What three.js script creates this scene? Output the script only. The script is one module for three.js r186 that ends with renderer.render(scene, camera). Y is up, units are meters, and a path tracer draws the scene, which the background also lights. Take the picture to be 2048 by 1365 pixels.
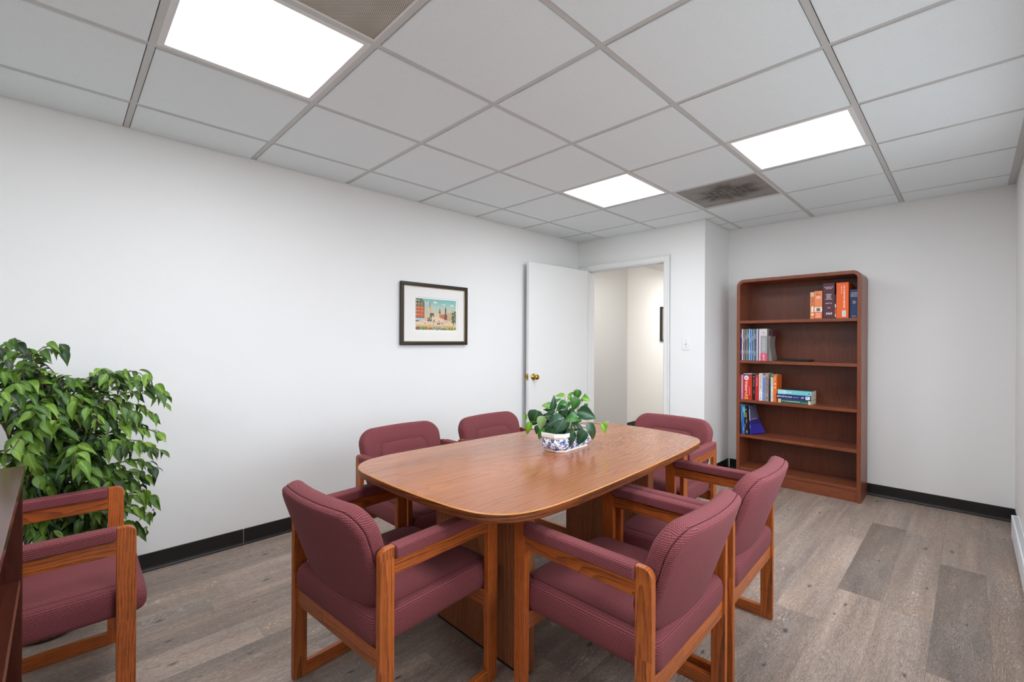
import * as THREE from 'three';
import { RoundedBoxGeometry } from 'three/addons/geometries/RoundedBoxGeometry.js';
import { mergeGeometries } from 'three/addons/utils/BufferGeometryUtils.js';
import { RectAreaLightUniformsLib } from 'three/addons/lights/RectAreaLightUniformsLib.js';

// ───────────────────────── camera, light, exposure ─────────────────────────
RectAreaLightUniformsLib.init();
const scene = new THREE.Scene();
const SKY = 4.2;                                // overcast daylight outside the window
scene.background = new THREE.Color().setRGB(0.90 * SKY, 0.97 * SKY, 1.06 * SKY);
const FOC = 911.1, IW = 2048, IH = 1365;
const camera = new THREE.PerspectiveCamera(2 * Math.atan(IH / 2 / FOC) * 180 / Math.PI, IW / IH, 0.02, 60);
camera.position.set(3.188, 1.274, 0.249);
camera.rotation.order = 'YXZ';
camera.rotation.set(0.0001, 0.7886, 0.0045);
camera.updateMatrixWorld(true);
scene.add(camera);
const renderer = new THREE.WebGLRenderer({ antialias: true });
renderer.toneMapping = THREE.LinearToneMapping;
renderer.toneMappingExposure = 1.38;
renderer.shadowMap.enabled = true;
const PANEL_LIGHT = 10.2, HALL_LIGHT = 24;      // radiance of the ceiling panels
const PANEL_COLOR = 0xf1f6ff, HALL_COLOR = 0xfdfaf8;

// ───────────────────────── helpers ─────────────────────────
const V3 = (x, y, z) => new THREE.Vector3(x, y, z);
function rng(seed) { let s = seed >>> 0; return () => { s = (s + 0x6D2B79F5) | 0; let t = Math.imul(s ^ (s >>> 15), 1 | s); t = (t + Math.imul(t ^ (t >>> 7), 61 | t)) ^ t; return ((t ^ (t >>> 14)) >>> 0) / 4294967296; }; }
const CAMR = new THREE.Vector3(), CAMU = new THREE.Vector3(), CAMB = new THREE.Vector3();
camera.matrixWorld.extractBasis(CAMR, CAMU, CAMB);
function ray(u, v) { return CAMR.clone().multiplyScalar((u - IW / 2) / FOC).addScaledVector(CAMU, -(v - IH / 2) / FOC).addScaledVector(CAMB, -1); }
const hit = (u, v, ax, val) => { const d = ray(u, v); return camera.position.clone().addScaledVector(d, (val - camera.position[ax]) / d[ax]); };
const onX = (u, v, x) => hit(u, v, 'x', x), onY = (u, v, y) => hit(u, v, 'y', y), onZ = (u, v, z) => hit(u, v, 'z', z);
const atDepth = (u, v, d) => camera.position.clone().addScaledVector(ray(u, v), d);

const used = {};
function numbered(n) { const k = used[n] = (used[n] ?? -1) + 1; return k ? `${n}_${String(k).padStart(3, '0')}` : n; }
function shade(o) { o.traverse(m => { if (m.isMesh) { m.castShadow = true; m.receiveShadow = true; } }); return o; }
function thing(name, label, category, pos = [0, 0, 0], turn = 0, group) {
  const o = new THREE.Group(); o.name = numbered(name); o.position.set(...pos); o.rotation.y = turn;
  o.userData = { label, category }; if (group) o.userData.group = group; scene.add(o); return o;
}
function struct(name, label, category) {
  const o = new THREE.Group(); o.name = name; o.userData = { kind: 'structure', label, category }; scene.add(o); return o;
}
function part(parent, name, geo, mat, label) {
  const m = new THREE.Mesh(geo, mat); m.name = name; m.castShadow = m.receiveShadow = true;
  if (label) m.userData.label = label; parent.add(m); return m;
}
function box(x0, x1, y0, y1, z0, z1, r = 0) {
  const w = Math.abs(x1 - x0), h = Math.abs(y1 - y0), d = Math.abs(z1 - z0);
  const g = r > 0 ? new RoundedBoxGeometry(w, h, d, 2, Math.min(r, w / 2.01, h / 2.01, d / 2.01)) : new THREE.BoxGeometry(w, h, d);
  g.translate((x0 + x1) / 2, (y0 + y1) / 2, (z0 + z1) / 2); return g;
}
const flat = g => (g.index ? g.toNonIndexed() : g);
function merged(list) { return mergeGeometries(list.map(g => { const f = flat(g); for (const k of Object.keys(f.attributes)) if (!['position', 'normal', 'uv'].includes(k)) f.deleteAttribute(k); return f; })); }
// metric box-projected uv, the texture's v running along the grain axis
function boxUV(geo, axis = 'y', su = 1, sv = 1, ou = 0, ov = 0) {
  const g = flat(geo), p = g.attributes.position, n = p.count, uv = new Float32Array(n * 2), ai = 'xyz'.indexOf(axis);
  const a = V3(), b = V3(), c = V3();
  for (let i = 0; i < n; i += 3) {
    a.fromBufferAttribute(p, i); b.fromBufferAttribute(p, i + 1); c.fromBufferAttribute(p, i + 2);
    const nn = b.clone().sub(a).cross(c.clone().sub(a)), m = [Math.abs(nn.x), Math.abs(nn.y), Math.abs(nn.z)];
    const k = m[0] >= m[1] && m[0] >= m[2] ? 0 : m[1] >= m[2] ? 1 : 2;
    const others = [0, 1, 2].filter(q => q !== k);
    const vi = k === ai ? others[0] : ai, ui = others.find(q => q !== vi);
    [a, b, c].forEach((q, j) => { uv[(i + j) * 2] = q.getComponent(ui) / su + ou + k * 0.37; uv[(i + j) * 2 + 1] = q.getComponent(vi) / sv + ov; });
  }
  g.setAttribute('uv', new THREE.BufferAttribute(uv, 2)); return g;
}
// loft: rings of one outline, scaled about a centre, each at its own depth
function loft(outline, rings, ctr, map, capA = true, capB = true) {
  const N = outline.length, pos = [], idx = [];
  rings.forEach(([s, c]) => outline.forEach(([a, b]) => pos.push(...map(ctr[0] + (a - ctr[0]) * s, ctr[1] + (b - ctr[1]) * s, c))));
  for (let r = 0; r < rings.length - 1; r++) for (let i = 0; i < N; i++) {
    const j = (i + 1) % N, A = r * N + i, B = r * N + j, C = A + N, D = B + N; idx.push(A, B, C, B, D, C);
  }
  if (capA) { const k = pos.length / 3; pos.push(...map(ctr[0], ctr[1], rings[0][1])); for (let i = 0; i < N; i++) idx.push(k, (i + 1) % N, i); }
  if (capB) { const k = pos.length / 3, o = (rings.length - 1) * N; pos.push(...map(ctr[0], ctr[1], rings[rings.length - 1][1])); for (let i = 0; i < N; i++) idx.push(k, o + i, o + (i + 1) % N); }
  const g = new THREE.BufferGeometry(); g.setAttribute('position', new THREE.Float32BufferAttribute(pos, 3)); g.setIndex(idx); g.computeVertexNormals();
  g.setAttribute('uv', new THREE.Float32BufferAttribute(new Float32Array(pos.length / 3 * 2), 2)); return g;
}
function roundedOutline(x0, x1, y0, y1, rr, seg = 8, crown = 0) { // rr: radius at [x1y1, x0y1, x0y0, x1y0], counter-clockwise
  const pts = [], C = [[x1, y1, -1, -1, 0], [x0, y1, 1, -1, 1], [x0, y0, 1, 1, 2], [x1, y0, -1, 1, 3]];
  for (const [x, y, sx, sy, q] of C) { const r = rr[q]; for (let k = 0; k <= seg; k++) { const t = (q + k / seg) * Math.PI / 2; pts.push([x + sx * r + Math.cos(t) * r, y + sy * r + Math.sin(t) * r]); } }
  const out = [];
  for (let i = 0; i < pts.length; i++) { const a = pts[i], b = pts[(i + 1) % pts.length], d = Math.hypot(b[0] - a[0], b[1] - a[1]), n = Math.max(1, Math.round(d / 0.03)); for (let k = 0; k < n; k++) out.push([a[0] + (b[0] - a[0]) * k / n, a[1] + (b[1] - a[1]) * k / n]); }
  if (crown) { const hw = (x1 - x0) / 2, cx = (x0 + x1) / 2; for (const p of out) { const w = Math.max(0, (p[1] - y0) / (y1 - y0)); p[1] += crown * w * (1 - ((p[0] - cx) / hw) ** 2); } }
  return out;
}

// ───────────────────────── procedural textures ─────────────────────────
function noise2(seed) {
  const r = rng(seed), T = new Float32Array(65536); for (let i = 0; i < 65536; i++) T[i] = r();
  return (x, y) => { const xi = Math.floor(x), yi = Math.floor(y); let fx = x - xi, fy = y - yi; fx = fx * fx * (3 - 2 * fx); fy = fy * fy * (3 - 2 * fy);
    const h = (i, j) => T[((i * 73 + (j & 255) * 256 + ((j >> 8) * 31)) & 65535)];
    const a = h(xi, yi), b = h(xi + 1, yi), c = h(xi, yi + 1), d = h(xi + 1, yi + 1); return a + (b - a) * fx + (c - a) * fy + (a - b - c + d) * fx * fy; };
}
const N2 = noise2(11);
const fbm = (x, y, o = 4) => { let s = 0, a = 0.5, t = 0; for (let i = 0; i < o; i++) { s += a * N2(x, y); t += a; x = x * 2.03 + 17.1; y = y * 2.03 + 5.3; a *= 0.5; } return s / t; };
const clamp = (x, a = 0, b = 1) => Math.min(b, Math.max(a, x)), mix = (a, b, t) => a + (b - a) * t, sstep = (a, b, x) => { const t = clamp((x - a) / (b - a)); return t * t * (3 - 2 * t); };
function dataTex(w, h, fn, srgb = true) {
  const d = new Uint8Array(w * h * 4);
  for (let y = 0; y < h; y++) for (let x = 0; x < w; x++) { const c = fn((x + 0.5) / w, (y + 0.5) / h, x, y), i = (y * w + x) * 4; d[i] = clamp(c[0], 0, 255); d[i + 1] = clamp(c[1], 0, 255); d[i + 2] = clamp(c[2], 0, 255); d[i + 3] = 255; }
  const t = new THREE.DataTexture(d, w, h, THREE.RGBAFormat); t.wrapS = t.wrapT = THREE.RepeatWrapping; t.magFilter = THREE.LinearFilter; t.minFilter = THREE.LinearMipmapLinearFilter; t.generateMipmaps = true;
  if (srgb) t.colorSpace = THREE.SRGBColorSpace; t.needsUpdate = true; return t;
}
const lerp3 = (a, b, t) => [mix(a[0], b[0], t), mix(a[1], b[1], t), mix(a[2], b[2], t)];
// plain-sawn board: rings of a slanted log cut by the plane; W, L in metres
function woodTex(w, h, W, L, o) {
  const s0 = o.seed * 7.31;
  return dataTex(w, h, (u, v) => {
    const s = (u - (o.center ?? 0.5)) * W, t = v * L;
    const d = (o.depth ?? 0.03) + (o.slope ?? 0.02) * (t - L * (o.peak ?? 0.5)) + (fbm(t * 2.2 + s0, s0 * 3.1, 3) - 0.5) * (o.wander ?? 0.06);
    const r = Math.sqrt(s * s + d * d) + (fbm(s * 26 + s0, t * 3.2 + s0, 3) - 0.5) * (o.wobble ?? 0.012);
    const ring = r / (o.pitch ?? 0.007), f = ring - Math.floor(ring);
    const ringMask = 0.35 + 0.65 * fbm(ring * 0.37 + s0, t * 0.8, 2);
    const line = Math.pow(f, o.sharp ?? 2.2) * ringMask;
    const pores = sstep(0.56, 0.8, N2(s * (o.poreS ?? 900) + s0, t * (o.poreT ?? 22) + s0)) * (0.35 + 0.65 * f);
    const broad = fbm(s * 9 + s0 * 2, t * 1.1 + s0, 3) - 0.5;
    let c = lerp3(o.base, o.dark, clamp(line * (o.ringK ?? 0.8) + pores * (o.poreK ?? 0.5)));
    const m = 1 + broad * (o.broadK ?? 0.25); return [c[0] * m, c[1] * m, c[2] * m];
  });
}
function canvasTex(w, h, draw) {
  const c = document.createElement('canvas'); c.width = w; c.height = h; const g = c.getContext('2d'); draw(g, w, h);
  const t = new THREE.CanvasTexture(c); t.colorSpace = THREE.SRGBColorSpace; t.anisotropy = 8; return t;
}
const std = (o) => new THREE.MeshStandardMaterial(o);

// wall paint, ceiling board
const paintBump = dataTex(256, 256, (u, v, x, y) => { const k = 128 + (N2(x * 0.35, y * 0.35) - 0.5) * 120 + (N2(x * 0.9 + 40, y * 0.9) - 0.5) * 80; return [k, k, k]; }, false);
const M = {};
M.wall = std({ color: 0xf3f3f1, roughness: 0.72, bumpMap: paintBump, bumpScale: 0.0003 });
M.hallWall = std({ color: 0xf2f1ee, roughness: 0.75 });
M.trimPaint = std({ color: 0xf0f0ee, roughness: 0.42 });
M.slab = std({ color: 0xbfbfbd, roughness: 0.9 });
const tileTex = dataTex(256, 256, (u, v, x, y) => { const k = 245 + (N2(x * 0.6, y * 0.6) - 0.5) * 9 - (N2(x * 0.8 + 90, y * 0.8) > 0.93 ? 10 : 0); return [k - 7, k, k + 2]; });
M.tile = std({ map: tileTex, roughness: 0.92 });
M.grid = std({ color: 0xcacac8, roughness: 0.45 });
M.vinyl = std({ color: 0x171615, roughness: 0.42 });

// vinyl planks, ten boards
const PLW = 0.1826, PLL = 1.22;
const plankMats = [];
for (let k = 0; k < 11; k++) {
  const r = rng(500 + k), tone = [0.97, 1.08, 1.0, 0.94, 1.03, 0.97, 1.09, 0.93, 1.0, 0.86, 1.05][k], s0 = k * 9.7 + 2, cen = (0.3 + 0.4 * r()) * PLW, cath = k % 3 !== 1, peak = 0.2 + 0.6 * r();
  const knots = Array.from({ length: 1 + (k % 3 === 0 ? 1 : k % 2) }, () => [(0.15 + 0.7 * r()) * PLW, (0.08 + 0.84 * r()) * PLL, 0.0035 + 0.0065 * r(), r()]);
  const tex = dataTex(288, 1792, (u, v) => {
    const s = u * PLW, t = v * PLL;
    let warp = 0, kn = 0;
    for (const [ks, kt, kr, kj] of knots) { const ds = s - ks + (N2(t * 90, kj * 50) - 0.5) * 0.006, dt = t - kt, q = Math.sqrt(ds * ds * 1.8 + dt * dt * 0.35) / kr; warp += Math.sign(ds || 1) * 0.013 * Math.exp(-q * 0.25); kn = Math.max(kn, Math.exp(-q * q * 0.8) * (0.55 + 0.45 * N2(s * 900, t * 500))); }
    const d = (cath ? 0.012 : 0.085) + 0.055 * Math.abs(t - PLL * peak) + (fbm(t * 3 + s0, s0, 3) - 0.5) * 0.07;
    const rr = Math.sqrt((s - cen + warp) ** 2 + d * d) + (fbm(s * 30 + s0, t * 5 + s0, 3) - 0.5) * 0.016 + (fbm(s * 150 + s0, t * 40, 2) - 0.5) * 0.0022;
    const ring = rr / 0.0046, f = ring - Math.floor(ring);
    const brk = sstep(0.3, 0.62, N2(s * 260 + s0, t * 70 + s0 * 2)), zone = sstep(0.44, 0.6, fbm(s * 12 + s0 * 3, t * 2.1 + s0, 3));
    const lightLine = sstep(0.66, 0.86, f) * (1 - sstep(0.92, 1, f)) * zone * (0.35 + 0.65 * brk) * (cath ? 1 : 0.45);
    const streak = fbm(s * 24 + s0, t * 1.4 + s0, 4) - 0.5, fine = N2(s * 760 + s0, t * 60) - 0.5, fleck = sstep(0.66, 0.92, N2(s * 620 + s0, t * 130 + s0)), pit = sstep(0.7, 0.95, N2(s * 560 + s0 * 5, t * 110 + 9));
    let L = tone * (1 + streak * 0.26 + fine * 0.2 - f * 0.12) + fleck * 0.17 - pit * 0.2 + lightLine * 0.36;
    L *= 1 - 0.68 * kn;
    const warm = 0.5 + (fbm(s * 8 + s0, t * 2 + 4, 2) - 0.5) * 1.2;
    return [L * mix(156, 166, warm), L * mix(142, 145, warm), L * mix(132, 129, warm)];
  });
  plankMats.push(std({ map: tex, roughness: 0.5 }));
}

// woods
const oakDims = [0.3, 0.9];
M.oak = std({ map: woodTex(320, 960, 0.3, 0.9, { seed: 3, base: [196, 104, 42], dark: [98, 46, 16], depth: 0.05, slope: 0.05, pitch: 0.0085, ringK: 0.75, poreK: 0.55, wander: 0.05, center: 0.4 }), roughness: 0.38 });
M.oak2 = std({ map: woodTex(320, 960, 0.3, 0.9, { seed: 8, base: [186, 96, 38], dark: [90, 42, 15], depth: 0.09, slope: 0.03, pitch: 0.007, ringK: 0.7, poreK: 0.55, wander: 0.04, center: 0.7 }), roughness: 0.38 });
M.tableTop = new THREE.MeshPhysicalMaterial({ map: woodTex(1000, 1700, 1.0, 1.75, { seed: 5, base: [170, 104, 64], dark: [104, 58, 34], depth: 0.06, slope: 0.11, peak: 0.25, pitch: 0.016, ringK: 0.52, poreK: 0.3, wander: 0.16, wobble: 0.035, center: 0.56, broadK: 0.2, poreS: 480, poreT: 7 }), roughness: 0.23, ior: 1.74 });
M.tableEdge = std({ map: woodTex(128, 1024, 0.12, 1.2, { seed: 6, base: [136, 70, 31], dark: [50, 25, 12], depth: 0.05, slope: 0.02, pitch: 0.0075, ringK: 1.4, poreK: 0.5, wander: 0.03, center: 0.2 }), roughness: 0.4 });
M.tableBevel = std({ color: 0xc0803a, roughness: 0.35 });
M.pedestal = std({ map: woodTex(512, 768, 0.62, 0.75, { seed: 9, base: [170, 104, 64], dark: [104, 58, 34], depth: 0.3, slope: 0.02, pitch: 0.012, ringK: 0.6, poreK: 0.6, wander: 0.03 }), roughness: 0.42 });
M.cherry = std({ map: woodTex(512, 1024, 0.5, 1.0, { seed: 12, base: [112, 60, 40], dark: [78, 40, 27], depth: 0.35, slope: 0.015, pitch: 0.013, ringK: 0.4, poreK: 0.55, wander: 0.03, broadK: 0.2 }), roughness: 0.3 });
M.cherryEdge = std({ map: woodTex(256, 1024, 0.25, 1.0, { seed: 13, base: [136, 72, 44], dark: [98, 50, 30], depth: 0.3, slope: 0.01, pitch: 0.012, ringK: 0.35, poreK: 0.4, wander: 0.03, broadK: 0.15 }), roughness: 0.34 });
M.mahogany = std({ map: woodTex(256, 512, 0.4, 0.9, { seed: 15, base: [74, 36, 27], dark: [46, 22, 17], depth: 0.3, slope: 0.02, pitch: 0.012, ringK: 0.4, poreK: 0.4, wander: 0.03 }), roughness: 0.17 });
M.mahoganyEdge = std({ color: 0x6b3b26, roughness: 0.35 });

// burgundy weave: staggered pale flecks, 6 mm apart
const WV = 0.048;
const weave = (u, v) => {
  const n = 8, row = Math.floor(v * n), uu = u * n + (row % 2) * 0.5, cu = uu - Math.floor(uu) - 0.5, cv = v * n - row - 0.5;
  const id = (Math.floor(uu) % n) * 7 + row * 13, j = ((id * 2654435761) >>> 16 & 255) / 255;
  const dot = Math.exp(-(cu * cu * 16 + cv * cv * 26)), rib = 0.5 + 0.5 * Math.cos(cv * Math.PI * 2), thr = 0.5 + 0.5 * Math.sin(u * n * 4 * Math.PI * 2) * Math.sin(v * n * 3 * Math.PI * 2);
  return [dot, rib, thr, j];
};
const fabTex = dataTex(192, 192, (u, v) => { const [d, r, t, j] = weave(u, v), k = 0.74 + 0.22 * r + 0.12 * t; const c = [124 * k, 55 * k, 61 * k]; return lerp3(c, [190, 130, 122], d * (0.45 + 0.4 * j)); });
const fabBump = dataTex(192, 192, (u, v) => { const [d, r, t] = weave(u, v), k = 90 * r + 110 * d + 40 * t; return [k, k, k]; }, false);
M.fabric = new THREE.MeshPhysicalMaterial({ map: fabTex, bumpMap: fabBump, bumpScale: 0.0009, roughness: 0.92, sheen: 0.06, sheenRoughness: 0.6, sheenColor: new THREE.Color(0xc49488) });
const fabUV = (g) => boxUV(g, 'y', WV, WV);

// ───────────────────────── room shell ─────────────────────────
const H = 2.41, XR = 3.415, ZD = -3.975, ZF = -4.57, XRET = 1.458, ZB = 3.4, TH = 0.12;
const WZ0 = -3.3, WZ1 = -0.5, WY0 = 0.85, WY1 = 2.15;
const T = 0.6096, GX0 = 0.357;
{
  // floor planks
  const fl = struct('floor', 'grey brown wood look vinyl plank floor', 'floor');
  part(fl, 'subfloor', box(-TH, XR + TH, -0.1, -0.0045, -4.8, ZB + TH), std({ color: 0x2b2622, roughness: 0.9 }));
  const x0 = 2.705, r = rng(77), G = {};
  const plankGeo = (w, l) => { const k = `${w.toFixed(4)}_${l.toFixed(4)}`; if (!G[k]) { // bevelled top edges, uv in plank lengths
      const c = 0.0005, g = loft([[w / 2, l / 2], [-w / 2, l / 2], [-w / 2, -l / 2], [w / 2, -l / 2]], [[1, -0.005], [1, -c], [1 - c * 2 / w, 0]], [0, 0], (a, b, d) => [a, d, -b], false, true);
      const f = flat(g); f.computeVertexNormals(); G[k] = f; } return G[k]; };
  const fixed = { '-10': -0.378, '-12': -0.276, '0': -3.84, '3': -3.014 };
  const toneOf = { '-10_0': 6, '0_-3': 9, '0_-2': 1 };
  let cnt = 0;
  for (let k = -15; k <= 3; k++) {
    const xa = Math.max(0, x0 + k * PLW), xb = Math.min(XR, x0 + (k + 1) * PLW); if (xb - xa < 0.01) continue;
    const off = fixed[k] ?? (-3 + ((k * 0.37 + 9) % 1) * PLL + (r() - 0.5) * 0.1);
    const n0 = Math.floor((ZF - off) / PLL), n1 = Math.ceil((ZB - off) / PLL);
    for (let n = n0; n < n1; n++) {
      const za = Math.max(ZF, off + n * PLL), zb = Math.min(ZB, off + (n + 1) * PLL); if (zb - za < 0.02) continue;
      const back = xa < XRET - 0.005 && za < ZD - TH ? Math.max(za, ZD - TH) : za; if (zb - back < 0.02) continue;
      const w = xb - xa - 0.0002, l = zb - back - 0.0002;
      const m = part(fl, 'floor_plank', plankGeo(w, l), plankMats[0]); m.position.set((xa + xb) / 2, 0, (back + zb) / 2);
      let mi = Math.floor(r() * 11);
      if (k === -10) mi = n >= 0 ? 6 : 0; if (k === 0) mi = n === 0 ? 9 : 1; if (k === 1) mi = n % 2 ? 0 : 4; if (k === 3) mi = n === 0 ? 3 : 2;
      m.material = plankMats[mi];
      const g = plankGeo(w, l).clone(), p = g.attributes.position, uv = new Float32Array(p.count * 2), flip = cnt++ % 2;
      for (let i = 0; i < p.count; i++) { const u = (p.getX(i) / PLW + 0.5), v = ((p.getZ(i) + m.position.z - (off + n * PLL)) / PLL); uv[2 * i] = flip ? 1 - u : u; uv[2 * i + 1] = flip ? 1 - v : v; }
      g.setAttribute('uv', new THREE.BufferAttribute(uv, 2)); m.geometry = g;
    }
  }
}
{
  const w = (n, l, list, mat = M.wall) => { const o = struct(n, l, 'wall'); part(o, 'wall_face', boxUV(merged(list), 'y', 0.3, 0.3), mat); return o; };
  w('wall_left', 'long plain white wall behind the ficus and framed print', [box(-TH, 0, 0, H + 0.1, ZD - TH, ZB)]);
  w('wall_back', 'white wall with the open doorway', [box(-TH, 0.135, 0, H + 0.1, ZD - TH, ZD), box(0.135, 1.07, 2.075, H + 0.1, ZD - TH, ZD), box(1.07, XRET, 0, H + 0.1, ZD - TH, ZD)]);
  w('wall_return', 'narrow white return wall beside the tall bookcase', [box(XRET - TH, XRET, 0, H + 0.1, ZF - TH, ZD - TH)]);
  w('wall_far', 'white wall behind the tall bookcase', [box(XRET, XR + TH, 0, H + 0.1, ZF - TH, ZF)]);
  w('wall_right', 'white wall with the heater along its foot', [box(XR, XR + TH, 0, WY0, ZF, ZB), box(XR, XR + TH, WY1, H + 0.1, ZF, ZB), box(XR, XR + TH, WY0, WY1, ZF, WZ0), box(XR, XR + TH, WY0, WY1, WZ1, ZB)]);
  const wn = struct('window_1', 'wide white framed window above the heater', 'window'), wf = M.trimPaint, X0 = XR + 0.03, X1 = XR + 0.08, f = 0.045;
  part(wn, 'window_frame', merged([box(X0, X1, WY0, WY0 + f, WZ0, WZ1), box(X0, X1, WY1 - f, WY1, WZ0, WZ1), box(X0, X1, WY0 + f, WY1 - f, WZ0, WZ0 + f), box(X0, X1, WY0 + f, WY1 - f, WZ1 - f, WZ1)]), wf);
  part(wn, 'window_sill', box(XR - 0.012, XR + 0.03, WY0 - 0.02, WY0 - 0.0005, WZ0 - 0.03, WZ1 + 0.03, 0.004), wf);
  const np = 3, pw = (WZ1 - WZ0 - 2 * f) / np; for (let k = 0; k < np; k++) { const a = WZ0 + f + k * pw; if (k) part(wn, 'mullion', box(X0, X1, WY0 + f, WY1 - f, a - 0.02, a + 0.02), wf); part(wn, 'pane', box(XR + 0.053, XR + 0.057, WY0 + f, WY1 - f, a + (k ? 0.02 : 0), a + pw - (k < np - 1 ? 0.02 : 0)), new THREE.MeshPhysicalMaterial({ color: 0xffffff, transmission: 1, thickness: 0, roughness: 0.0 })); }
  const gr = struct('ground', 'pale paved ground outside the window', 'ground'); part(gr, 'paving', box(XR + TH, XR + 40, -0.5, -0.4, -30, 30), std({ color: 0x8f908c, roughness: 0.9 }));
  w('wall_front', 'plain white wall closing the room behind the low bookcase', [box(-TH, XR + TH, 0, H + 0.1, ZB, ZB + TH)]);
  // corridor seen through the doorway
  w('wall_corridor', 'white corridor walls beyond the doorway', [box(-1.6, -0.31, 0, 2.5, -8.2, -5.58), box(1.3, 1.338, 0, 2.5, -8.2, ZD - TH), box(-0.31, 1.3, 0, 2.5, -8.3, -8.2), box(-1.72, -1.6, 0, 2.5, -5.58, ZD - TH), box(-1.6, -TH, 0, 2.5, ZD - TH, ZD - 0.001)], M.hallWall);
  const hf = struct('floor_corridor', 'grey corridor floor beyond the doorway', 'floor'); part(hf, 'floor_slab', box(-1.72, 1.338, -0.1, -0.001, -8.3, ZD - TH), std({ color: 0x857a70, roughness: 0.6 }));
  const hc = struct('ceiling_corridor', 'white corridor ceiling beyond the doorway', 'ceiling'); part(hc, 'ceiling_slab', box(-1.72, 1.338, H, H + 0.1, -8.3, ZD - TH), std({ color: 0xe6e3de, roughness: 0.85 }));
  part(hf, 'cove_base', box(-0.31, -0.302, 0, 0.1, -8.2, -5.58), M.vinyl);
}
// cove base
{
  const prof = (len) => { const s = new THREE.Shape(); s.moveTo(0, 0); s.lineTo(0.016, 0); s.lineTo(0.016, 0.002); s.quadraticCurveTo(0.006, 0.004, 0.0035, 0.022); s.lineTo(0.003, 0.094); s.lineTo(0.0015, 0.0965); s.lineTo(0, 0.0965); s.closePath(); return new THREE.ExtrudeGeometry(s, { depth: len, bevelEnabled: false, curveSegments: 6 }); };
  const run = (g, x, z, len, turn) => part(g, 'cove_base', prof(len).rotateY(turn).translate(x, 0, z), M.vinyl);
  const zj = onX(487, 1075, 0).z;
  const bl = struct('baseboard_left', 'black vinyl cove base with a pale joint along the long wall', 'baseboard');
  run(bl, 0.0005, zj + 0.0018, ZB - zj - 0.002, 0); run(bl, 0.0005, ZD + 0.001, zj - 0.0018 - ZD, 0);
  const bf = struct('baseboard_far', 'black vinyl cove base behind the tall bookcase', 'baseboard'); run(bf, XR - 0.001, ZF + 0.0005, XR - XRET - 0.018, -Math.PI / 2);
  const br = struct('baseboard_return', 'short black vinyl cove base on the return wall', 'baseboard'); run(br, XRET + 0.0005, ZF + 0.001, ZD - ZF - 0.002, 0);
  const bb = struct('baseboard_back', 'short black vinyl cove base beside the doorway', 'baseboard'); run(bb, XRET - 0.001, ZD + 0.0005, XRET - 1.13, -Math.PI / 2);
  const brt = struct('baseboard_right', 'black vinyl cove base at the heater wall corner', 'baseboard'); run(brt, XR - 0.0005, ZF + 0.4, 0.38, Math.PI);
}
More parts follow.
